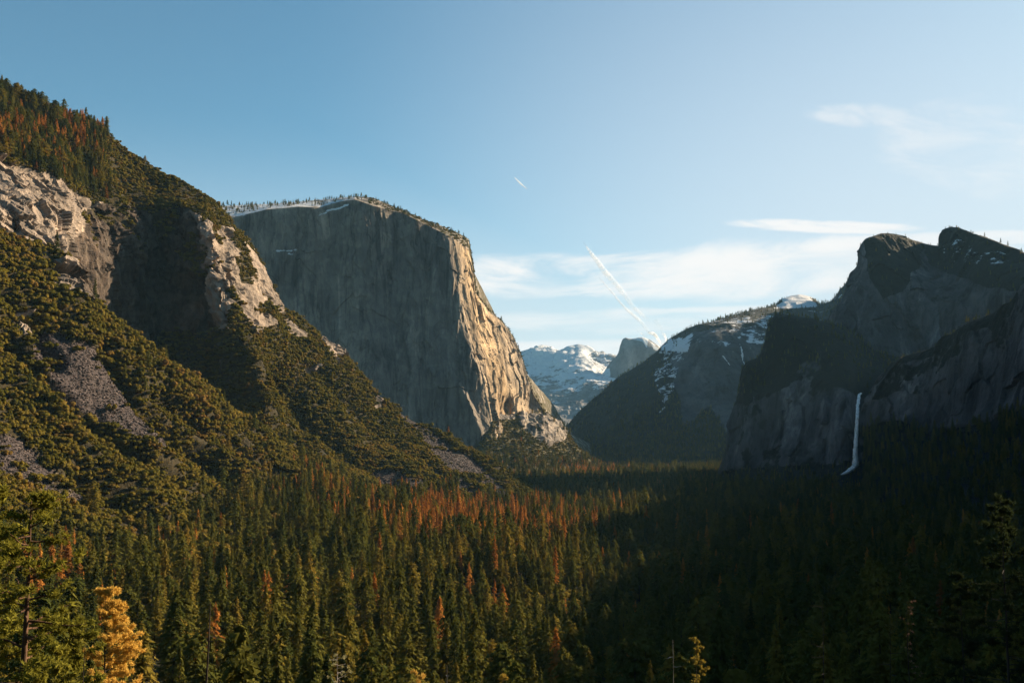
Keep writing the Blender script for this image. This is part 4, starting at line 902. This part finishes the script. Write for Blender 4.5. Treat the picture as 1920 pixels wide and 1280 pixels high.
# which conifers are dead (rusty): dense in the bands where the photograph shows them
fh *= np.where((fp[:, 1] < 330) & (fp[:, 0] > 15), 0.72, 1)
fh *= 1 - 0.22 * sst(px, 640, 380) * sst(py, 1120, 1030)
allp = np.concatenate([fp, p1, p2]); allh = np.concatenate([fh, h1, h2])
ax, ay = proj(allp + np.stack([0 * allh, 0 * allh, allh * 0.6], -1))
dn = fbm(allp * np.array([1, 1, 0]), 55, 3, 17)
pd = 0.035 + 0.75 * bump(ax, ay, 840, 950, 150, 38) + 0.5 * bump(ax, ay, 600, 880, 75, 40) + 0.45 * bump(ax, ay, 1000, 985, 80, 30) \
    + 0.85 * bump(ax, ay, 1095, 878, 50, 10) + 0.35 * bump(ax, ay, 130, 1060, 90, 70) + 0.45 * bump(ax, ay, 10, 265, 40, 40) + 0.3 * bump(ax, ay, 120, 250, 70, 50) \
    + 0.3 * bump(ax, ay, 340, 1010, 50, 50) + 0.3 * bump(ax, ay, 460, 1080, 40, 50) + 0.25 * bump(ax, ay, 1080, 960, 60, 20) + 0.2 * bump(ax, ay, 360, 1200, 60, 80)
pd = pd * np.clip(1 + 1.6 * dn, 0.15, 2.2)
dead = rs.random(len(allp)) < np.clip(pd, 0, 0.85)
dead &= ~((allp[:, 1] < 330) & (ax > 420))
variant = np.where(dead, rs.integers(0, 4, len(allp)), rs.integers(0, 9, len(allp)))
baseH = np.where(dead, np.array([t[2] for t in TPL['dead']])[variant % 4], np.array([t[2] for t in TPL['conifer']])[variant])
scl = allh / baseH; wid = np.clip(scl, 0.62, 1.25) * rs.uniform(0.8, 1.3, len(allp))
hi_ = (ay < 430) & (ax < 500); wid = np.where(hi_, wid * 1.3, wid)
rotz = rs.uniform(0, 6.28, len(allp))
# brush
gapn = fbm(gL, 42, 3, 19).reshape(RL, CL)
vegw = (atL['veg'] > 0.5) * np.clip(0.75 + 1.6 * gapn, 0.12, 1.3) * (1 - 0.55 * wlow) * (1 - 0.6 * whigh) * (viL > 6) * (viL < crL + 8)
vegw = np.maximum(vegw, 1.0 * atL['veg'] * (atL['veg'] > 0.25) * (atL['talus'] < 0.5) * (viL > 6) * (viL < crL + 8))
vegw = np.where(atL['talus'] > 0.5, 0.035, vegw) * (LX < 1100)
q1, iq, jq = sample_surface(gL, vegw, 7.2, 41)
qn = fbm(q1, 45, 3, 42); qs = np.clip(0.80 + 0.55 * qn + rs.lognormal(0, 0.45, len(q1)) * 0.35 - 0.25, 0.28, 2.4) * np.where(q1[:, 2] > 420, 0.9, 1.15)
q2, _, _ = sample_surface(gE, (atE['veg'] > 0.5) * (1 - sst(EY, 850, 880)), 11, 43); s2 = np.clip(1 + rs.normal(0, 0.25, len(q2)), 0.5, 1.6)
q3, _, _ = sample_surface(gC, ((viC > nf - 2) & (viC < nf + 30) & (CX > 690)) * 0.4, 9, 44); s3 = np.clip(0.7 + rs.normal(0, 0.2, len(q3)), 0.3, 1.2)
# a few round oaks among the valley conifers
ow = rs.random(len(fp)) < (0.16 + 0.25 * (fbm(fp * np.array([1, 1, 0]), 50, 3, 77) > 0.25)) * (fp[:, 1] > 400) * (fp[:, 1] < 2500)
ow |= (rs.random(len(fp)) < 0.5 * (gap2 < -0.12)) & (fp[:, 1] > 330) & (fp[:, 1] < 2500)
q4 = fp[ow] + rs.normal(0, 3, (ow.sum(), 3)) * np.array([1, 1, 0]); s4 = rs.uniform(1.1, 2.4, len(q4))
q5 = np.concatenate([fill_pts, fill_pts + rs.uniform(-6, 6, fill_pts.shape) * np.array([1, 1, 0])]); s5 = rs.uniform(0.5, 1.7, len(q5)); q5[:, 2] = ground_z(q5[:, 0], q5[:, 1])
qp = np.concatenate([q1, q2, q3, q4, q5]); qs = np.concatenate([qs, s2, s3, s4, s5])
qv = rs.integers(0, 8, len(qp)); qr = rs.uniform(0, 6.28, len(qp))

# ---- the largest ones in view become things of their own
def visible_pick(pos, h, halfw, count, others_top):
    """nearest first; how much of each crown rises over what stands in front of it"""
    order = np.argsort(pos[:, 1]); tx, ty = proj(pos + np.stack([0 * h, 0 * h, h], -1)); bx_, by_ = proj(pos)
    hp = by_ - ty; wp_ = np.maximum(1.5, halfw * F / pos[:, 1])
    hor = np.full(1000, 1290.0); area = np.zeros(len(pos))
    for i in order:
        if not (3 < tx[i] < 1917 and 0 < ty[i] < 1272): continue
        a_, b_ = int(max(0, tx[i] - wp_[i] * 0.6) / 2), int(min(1919, tx[i] + wp_[i] * 0.6) / 2) + 1
        hz = hor[a_:b_]; vis = np.clip(np.minimum(hz, by_[i]) - ty[i], 0, hp[i]).mean()
        area[i] = vis * wp_[i] if vis > 0.30 * hp[i] else 0
        hor[a_:b_] = np.minimum(hz, ty[i] + hp[i] * 0.25)
    return area, tx, ty
area, tx, ty = visible_pick(allp, allh, wid * 3.6, 0, None)
litish = np.where((tx > 1230) & (ty > 880), 0.35, 1.0)      # the dark right side shows few trees
area = area * litish
ga = np.argsort(-(area * ~dead))[:260]; da = np.argsort(-(area * dead))[:170]
barea, bx2, by2 = visible_pick(qp, qs * 5.6, qs * 4.4, 0, None)
# brush half hidden by conifers is judged against them too
horc = np.full(1000, 1290.0)
ba = np.argsort(-(barea * (qp[:, 1] > 300)))[:120]
ONES = ['', 'first', 'second', 'third', 'fourth', 'fifth', 'sixth', 'seventh', 'eighth', 'ninth', 'tenth', 'eleventh', 'twelfth', 'thirteenth', 'fourteenth', 'fifteenth', 'sixteenth', 'seventeenth', 'eighteenth', 'nineteenth']
TENS = {2: ('twentieth', 'twenty'), 3: ('thirtieth', 'thirty'), 4: ('fortieth', 'forty'), 5: ('fiftieth', 'fifty'), 6: ('sixtieth', 'sixty'), 7: ('seventieth', 'seventy')}
def ordinal(n):
    if n < 20: return ONES[n]
    return TENS[n // 10][0] if n % 10 == 0 else TENS[n // 10][1] + '-' + ONES[n % 10]
def labels_for(items):
    """items: (key, head, zone, x). Same head in the same zone are told apart by their order across the photograph."""
    by = {}
    for key, head, zone, x in items: by.setdefault((head, zone), []).append((x, key))
    out = {}
    for (head, zone), v in by.items():
        v.sort()
        for n, (x, key) in enumerate(v):
            out[key] = '%s %s' % (head, zone) if len(v) == 1 else '%s %s, %s from left' % (head, zone, ordinal(n + 1))
    return out
def make_tree(kindname, data, pos, sc3, rz, label, cat, group, i):
    t = bpy.data.objects.new(kindname, None); COL.objects.link(t)
    t.location = pos; t.rotation_euler = (0, 0, rz); t.scale = sc3; t.empty_display_size = 2
    tag(t, label, cat, group)
    for nm, me in (('crown', data[0]), ('trunk', data[1])):
        c = bpy.data.objects.new(nm, me); COL.objects.link(c); c.parent = t
    return t
def zone_of(px_, py_, d):
    if py_ < 430 and px_ < 500: return 'in the high wooded corner'
    if d > 2600: return 'in the far valley forest'
    if px_ > 1215: return 'in the shaded valley forest'
    c = 'under the spur' if px_ < 330 else 'under the dark bowl' if px_ < 620 else 'under the cliff' if px_ < 930 else 'under the gap'
    r = 'at bottom edge' if py_ > 1170 else 'low forest' if py_ > 1060 else 'mid forest' if py_ > 960 else 'upper forest edge'
    return r + ' ' + c
items = []
for idx in ga:
    hh = allh[idx]; items.append(((0, idx), ('tall' if hh > 36 else 'short' if hh < 26 else 'mid sized') + (' slender' if variant[idx] in (0, 3) else ' broad') + ' green conifer', zone_of(tx[idx], ty[idx], allp[idx, 1]), tx[idx]))
for idx in da:
    hh = allh[idx]; items.append(((0, idx), ('tall' if hh > 33 else 'short' if hh < 24 else 'mid sized') + ' rust orange dead conifer', zone_of(tx[idx], ty[idx], allp[idx, 1]), tx[idx]))
for idx in ba:
    hh = qs[idx]; items.append(((1, idx), ('large' if hh > 1.5 else 'small' if hh < 1.0 else 'mid sized') + ' rounded olive oak', zone_of(bx2[idx], by2[idx] + 40, qp[idx, 1]), bx2[idx]))
LAB = labels_for(items)
for idx in ga:
    make_tree('conifer_tree', TPL['conifer'][variant[idx]], allp[idx] - np.array([0, 0, 0.6]), (wid[idx], wid[idx], scl[idx]), rotz[idx], LAB[(0, idx)], 'tree', 'green conifers of the valley forest', idx)
for idx in da:
    make_tree('dead_conifer_tree', TPL['dead'][variant[idx] % 4], allp[idx] - np.array([0, 0, 0.6]), (wid[idx], wid[idx], scl[idx]), rotz[idx], LAB[(0, idx)], 'tree', 'rust coloured dead conifers', idx)
for idx in ba:
    make_tree('oak_tree', TPL['bush'][qv[idx]], qp[idx], (qs[idx],) * 3, qr[idx], LAB[(1, idx)], 'tree', 'round oaks and brush on the slopes', idx)
rest_g = ~dead.copy(); rest_g[ga] = False; rest_d = dead.copy(); rest_d[da] = False; rest_b = np.ones(len(qp), bool); rest_b[ba] = False
CM = merged('conifer'); DM = merged('dead'); BMh = merged('bush')
def sc3(a, b): return np.stack([a, a, b], -1)
low = np.array([0, 0, 0.6])
mass('conifer_forest', CM, allp[rest_g] - low, rotz[rest_g], sc3(wid[rest_g], scl[rest_g]), variant[rest_g], 'dense green conifer forest filling the valley')
mass('dead_conifer_forest', DM, allp[rest_d] - low, rotz[rest_d], sc3(wid[rest_d], scl[rest_d]), variant[rest_d] % 4, 'scattered rust coloured dead conifers in the forest')
mass('hillside_brush', BMh, qp[rest_b], qr[rest_b], qs[rest_b], qv[rest_b], 'olive oak and brush cover on the slopes')
pr = np.concatenate([p3, p4]); hr = np.concatenate([h3, h4]); vr = rs.integers(0, 6, len(pr))
mass('shaded_forest', CM, pr - low, rs.uniform(0, 6.28, len(pr)), sc3(np.clip(hr / 32, 0.35, 1.2), hr / 32), vr, 'dark shaded conifers below the right cliffs')
ps_ = np.concatenate([p5, p7]); hs_ = np.concatenate([h5, h7]); vs_ = rs.integers(0, 6, len(ps_))
mass('skyline_trees', CM, ps_ - low, rs.uniform(0, 6.28, len(ps_)), sc3(hs_ / 26, hs_ / 32), vs_, 'tiny conifers along the cliff tops')
v6 = rs.integers(0, 6, len(p6))
mass('far_ridge_forest', CM, p6 - low, rs.uniform(0, 6.28, len(p6)), sc3(h6 / 25, h6 / 32), v6, 'far dark conifers covering the valley ridge')
b1_, _, _ = sample_surface(gL, (atL['talus'] > 0.4) * 1.0, 3.1, 51)
nb_ = len(b1_)
mass('talus_boulders', ROCKS, b1_, rs.uniform(0, 6.28, nb_), sc3(rs.uniform(0.5, 1.5, nb_) ** 1.5, rs.uniform(0.5, 1.4, nb_)), rs.integers(0, 4, nb_), 'grey boulders of the talus chutes', tilt=rs.uniform(-0.6, 0.6, (nb_, 2)))
print('counts: floor', len(fp), 'left', len(p1), 'brush', len(qp), 'right', len(pr), 'sky', len(ps_), 'ridge', len(p6), 'boulders', nb_, 'dead', dead.sum())

# ------------------------------------------------------------------ foreground trees, each its own
def tuft(center, r, n, rs, spike=3.2, size=None):
    d = rs.normal(size=(n, 3)); d /= np.linalg.norm(d, axis=1, keepdims=True); d[:, 2] = d[:, 2] * 0.8 + 0.15
    c = center + d * r * rs.uniform(0.35, 0.75, (n, 1))
    return tris(c, np.full(n, size if size else r * 0.22), None, rs, spike, dirs=d)
def pine(name, label, px, d, topy, leaf, bark, seed, spread=3.0, r0=0.30, start=0.35, nb=46, tuft_r=0.42, tpb=7, droop=0.1, lean=0.0, nt=26, cat='tree', bare=0.0, bias=0.0, spike=3.2, low_cut=0.0, shape=0.6, tsize=None):
    rs = np.random.default_rng(seed)
    top_ = np.array(P(px, topy, d)); gz = float(ground_z(np.array([top_[0]]), np.array([d]))[0]) - 0.5
    root = np.array([top_[0] - lean, d, gz]); H = top_[2] - gz
    e = bpy.data.objects.new(name, None); COL.objects.link(e); e.location = root; tag(e, label, cat)
    tt_ = np.linspace(0, 1, 16); wob = 0.10 * np.cumsum(rs.normal(0, 0.35, 16)) * tt_
    path = np.stack([lean * tt_ + wob - wob[-1] * tt_, 0.1 * np.sin(tt_ * 5 + seed), tt_ * H], -1)
    tr = link('trunk', mesh_np('trunk', *tube(path, r0 * (1 - 0.93 * tt_) * np.where(tt_ < 0.02, 1.3, 1), 10, 0.06, seed)), e, bark)
    brs, tfs = [], []
    for i in range(nb):
        t = start + (1 - start) * (i + rs.random()) / nb
        if t > 0.985: t = 0.985
        L = spread * ((1 - t) / (1 - start)) ** shape * rs.uniform(0.55, 1.15) + 0.35
        if t < low_cut: L *= 0.5
        a = rs.uniform(0, 2 * np.pi) if rs.random() > bias else rs.normal(0, 0.9)
        p0 = np.array([np.interp(t, tt_, path[:, 0]), np.interp(t, tt_, path[:, 1]), t * H])
        dr = np.array([math.cos(a), math.sin(a), rs.uniform(-0.15, 0.35)])
        s_ = np.linspace(0, 1, 6)
        bp = p0 + dr * L * s_[:, None] + np.array([0, 0, 1]) * (-droop * L * s_ ** 1.5 + 0.18 * L * s_ ** 3)[:, None] + rs.normal(0, 0.04 * L, (6, 3)) * s_[:, None]
        brs.append(tube(bp, np.maximum(0.10 * r0 / 0.3 * (1 - t * 0.5) * (1 - 0.85 * s_), 0.012), 5))
        if rs.random() < bare: continue
        for q in range(tpb):
            s1 = rs.uniform(0.3, 1.03); c = np.array([np.interp(s1, s_, bp[:, 0]), np.interp(s1, s_, bp[:, 1]), np.interp(s1, s_, bp[:, 2])]) + rs.normal(0, 0.10 * L + 0.08, 3) * np.array([1, 1, 0.5])
            tfs.append(tuft(c, tuft_r * rs.uniform(0.65, 1.25), nt, rs, spike, tsize))
    link('branches', mesh_np('branches', *join(brs)), e, bark)
    if tfs:
        cv = np.concatenate([v for v, f in tfs]); 
        link('needles', mesh_np('needles', cv, np.arange(len(cv)).reshape(-1, 3), False), e, leaf)
    return e
pine('pine_tree', 'large olive green pine with bare reddish trunk at the left edge', 58, 74, 925, M['pine'], M['bark'], 3, spread=4.6, r0=0.46, start=0.32, nb=60, tuft_r=0.42, tpb=10, bias=0.0, shape=0.35, bare=0.08)
pine('pine_tree', 'olive green pine cut by the left edge behind the reddish trunk', -22, 82, 905, M['pine'], M['darkbark'], 4, spread=5.0, r0=0.40, start=0.2, nb=60, tuft_r=0.45, tpb=9, shape=0.4)
pine('pine_tree', 'green pine with thin dark trunk just left of the golden pine', 160, 78, 1158, M['pine'], M['darkbark'], 5, spread=3.4, r0=0.13, start=0.1, nb=46, tuft_r=0.40, tpb=8, shape=0.5)
pine('golden_pine', 'bright golden dead pine with tufted branches at the lower left', 200, 86, 1098, M['golden'], M['darkbark'], 6, spread=5.6, r0=0.20, start=0.25, nb=80, tuft_r=0.36, tpb=11, shape=0.75, bias=0.55, lean=-0.4, nt=46, spike=3.2, tsize=0.062)
pine('pine_tree', 'low green pine along the bottom edge under the reddish trunk', 105, 70, 1205, M['pine'], M['darkbark'], 8, spread=3.2, r0=0.12, start=0.1, nb=44, tuft_r=0.38, tpb=8, shape=0.5)
pine('autumn_tree', 'small yellow green tree lit against the dark forest at bottom right of centre', 1306, 82, 1193, M['yellow'], M['darkbark'], 9, spread=1.75, r0=0.09, start=0.3, nb=44, tuft_r=0.20, tpb=5, nt=14, spike=1.0, shape=0.8, tsize=0.10)
pine('lichen_tree', 'pale twisted lichen covered tree top at the bottom centre left', 632, 120, 1222, M['lichen'], M['greybark'], 10, spread=2.4, r0=0.16, start=0.5, nb=36, tuft_r=0.30, tpb=3, nt=14, shape=0.5, bare=0.35, spike=1.6)
pine('orange_tree', 'small bright orange tree top at the bottom edge centre', 786, 130, 1256, M['golden'], M['darkbark'], 12, spread=2.2, r0=0.12, start=0.5, nb=30, tuft_r=0.34, tpb=6, shape=0.5)
pine('yellow_pine', 'small yellow green pine top at the bottom edge right of the orange top', 944, 140, 1262, M['yellow'], M['darkbark'], 13, spread=2.0, r0=0.12, start=0.5, nb=30, tuft_r=0.32, tpb=5, shape=0.6)
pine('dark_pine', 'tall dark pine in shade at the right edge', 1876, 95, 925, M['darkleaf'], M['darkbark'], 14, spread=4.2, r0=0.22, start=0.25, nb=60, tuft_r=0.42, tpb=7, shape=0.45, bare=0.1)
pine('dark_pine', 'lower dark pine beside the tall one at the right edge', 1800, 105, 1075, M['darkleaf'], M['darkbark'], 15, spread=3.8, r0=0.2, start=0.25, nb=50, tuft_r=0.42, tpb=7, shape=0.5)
pine('pink_tree', 'dim pinkish tufted tree in the shaded forest at lower right', 1700, 110, 1122, M['pinkleaf'], M['darkbark'], 16, spread=2.0, r0=0.12, start=0.35, nb=26, tuft_r=0.24, tpb=2, nt=14, shape=0.7, spike=1.2)
# bare snags
def snag(label, px, d, topy, mat, seed, r0=0.22, lean=0.0, nb=8):
    rs = np.random.default_rng(seed); top_ = np.array(P(px, topy, d)); gz = float(ground_z(np.array([top_[0]]), np.array([d]))[0]) - 0.5
    H = top_[2] - gz; e = bpy.data.objects.new('bare_snag', None); COL.objects.link(e); e.location = (top_[0] - lean, d, gz); tag(e, label, 'dead tree')
    tt_ = np.linspace(0, 1, 14); path = np.stack([lean * tt_ + 0.05 * np.sin(tt_ * 9), 0 * tt_, tt_ * H], -1)
    link('trunk', mesh_np('trunk', *tube(path, r0 * (1 - 0.85 * tt_), 8, 0.1, seed)), e, mat)
    brs = []
    for i in range(nb):
        t = rs.uniform(0.45, 0.97); a = rs.uniform(0, 6.28); L = rs.uniform(0.4, 1.6); s_ = np.linspace(0, 1, 5)
        p0 = np.array([lean * t, 0, t * H]); bp = p0 + np.array([math.cos(a), math.sin(a), rs.uniform(-0.3, 0.3)]) * L * s_[:, None] + rs.normal(0, 0.05, (5, 3)) * s_[:, None]
        brs.append(tube(bp, 0.045 * (1 - 0.8 * s_), 5))
    link('branches', mesh_np('branches', *join(brs)), e, mat)
snag('thin black bare trunk rising from the bottom edge left of centre', 394, 100, 1128, M['darkbark'], 21, 0.26, 0.5)
snag('thin pale bare pole beside the small yellow green tree', 1261, 84, 1198, M['greybark'], 22, 0.07, 0.15, 5)
snag('slim dark bare trunk in the shaded forest right of centre', 1541, 110, 1118, M['darkbark'], 23, 0.10, 0.1, 8)
snag('leaning dark bare trunk left of the dim pinkish tree', 1668, 105, 1152, M['darkbark'], 24, 0.09, 0.6, 6)
snag('bleached bare spike with short branches at the bottom centre', 838, 140, 1246, M['greybark'], 25, 0.07, 0.1, 9)

# rust coloured lone tree on the skyline of the lower ridge, and the small far spire
def lone(kindname, k_, px, py_top, d, h, z, label):
    cme, tme, H = TPL[k_][0]
    b = P(px, py_top, d); make_tree(kindname, (cme, tme), (b[0], d, b[2] - h), (h / H * 1.15, h / H * 1.15, h / H), 0.4, label, 'tree', None, 0)
lone('dead_conifer_tree', 'dead', 841, 799, 2360, 34, 0, 'lone rust orange conifer standing on the skyline of the lower ridge')

# ------------------------------------------------------------------ vapour trails, high above the haze
def trail(label, pts, wpx, seed, soft=0.55, alpha=0.9):
    m, k = newmat('vapour')
    co = k.n('ShaderNodeTexCoord').outputs['Object']
    nz = k.noise(co, 0.0011, 7, 0.7)
    lw = k.n('ShaderNodeLayerWeight', {'Blend': 0.5}).outputs['Facing']
    edge = k.ss(lw, 0.99, 0.30)
    a = k.m('MULTIPLY', k.m('MULTIPLY', edge, k.ss(nz, 0.35, 0.6, 0.15, 1.0)), alpha)
    av = k.n('ShaderNodeAttribute', attribute_name='fade').outputs['Fac']; a = k.m('MULTIPLY', a, av, clamp=True)
    df = k.n('ShaderNodeBsdfDiffuse', {'Color': (0.95, 0.95, 0.95, 1)}); tl = k.n('ShaderNodeBsdfTranslucent', {'Color': (0.95, 0.95, 0.95, 1)})
    mm = k.n('ShaderNodeMixShader', {0: 0.5, 1: df.outputs[0], 2: tl.outputs[0]})
    mo = k.n('ShaderNodeMixShader', {0: a, 1: k.n('ShaderNodeBsdfTransparent').outputs[0], 2: mm.outputs[0]})
    k.n('ShaderNodeOutputMaterial', {'Surface': mo.outputs[0]})
    ALT = 9500.0
    W_ = []
    for x_, y_ in pts:
        q = np.array(P(x_, y_, 1000.0)) - np.array([0, 0, CAMZ]); s = (ALT - CAMZ) / q[2]; s = min(s, 90.0); W_.append(q * s + np.array([0, 0, CAMZ]))
    W_ = np.array(W_); n = 60; t_ = np.linspace(0, len(pts) - 1, n); path = pchip(np.arange(len(pts)), W_, t_)
    dist = np.linalg.norm(path, axis=1); wp = np.interp(t_, np.linspace(0, len(pts) - 1, len(wpx)), wpx)
    V, f = tube(path, wp / 2 * dist / F, 20)
    V += (0.12 * np.repeat(wp / 2 * dist / F, 20) * fbm(V, 2500, 3, seed))[:, None] * np.array([[1, 0, 0.6]])
    me = mesh_np('vapour_trail', V, f); at_ = me.attributes.new('fade', 'FLOAT', 'POINT')
    fd = np.minimum(np.clip(t_ / (len(pts) - 1) / 0.12, 0, 1), np.clip((1 - t_ / (len(pts) - 1)) / 0.15, 0, 1))
    at_.data.foreach_set('value', np.repeat(fd, 20).astype(np.float32))
    o = link('vapour_trail', me, mat=m); o.visible_shadow = True
    tag(o, label, 'vapour trail')
trail('short white vapour trail alone high in the blue sky', [(963, 331), (976, 344), (990, 356)], [1.5, 3.2, 2.0], 1, alpha=1.3)
trail('wide upper vapour trail slanting down to the right through the cloud band', [(1093, 453), (1112, 480), (1135, 510), (1165, 545), (1190, 578), (1218, 600)], [2, 9, 13, 12, 9, 7], 2, alpha=2.2)
trail('thin lower vapour trail slanting down towards the far half dome', [(1121, 518), (1145, 545), (1170, 575), (1200, 602), (1222, 625), (1240, 645)], [1.5, 4.5, 6, 8, 7, 4], 3, alpha=2.6)
trail('short stub of vapour trail just above the dome and the forested ridge', [(1228, 602), (1238, 612), (1244, 626), (1250, 642)], [12, 8, 5, 3], 4, alpha=1.5)
trail('very thin faint vapour trail left of the half dome summit', [(1192, 617), (1200, 624), (1210, 632)], [1.2, 2.0, 1.5], 5, alpha=1.0)

# ------------------------------------------------------------------ haze: one closed box of thin even air round everything on the ground
HZ = dict(x=(-26000, 26000), y=(-2600, 46000), z=(-60, 2600))
V = np.array([(x, y, z) for x in HZ['x'] for y in HZ['y'] for z in HZ['z']], float)
Fh = np.array([(0, 1, 3, 2), (4, 6, 7, 5), (0, 4, 5, 1), (2, 3, 7, 6), (0, 2, 6, 4), (1, 5, 7, 3)])
m = bpy.data.materials.new('haze'); m.use_nodes = True; m.node_tree.nodes.clear(); k = N(m.node_tree)
pv = k.n('ShaderNodeVolumePrincipled', {'Color': (0.36, 0.70, 1.0, 1), 'Density': 0.0000105, 'Anisotropy': 0.0})
om = k.n('ShaderNodeOutputMaterial'); m.node_tree.links.new(pv.outputs[0], om.inputs['Volume'])
tag(link('haze', mesh_np('haze', V, Fh, False), mat=m), 'thin bluish air veiling the far end of the valley', kind='stuff')
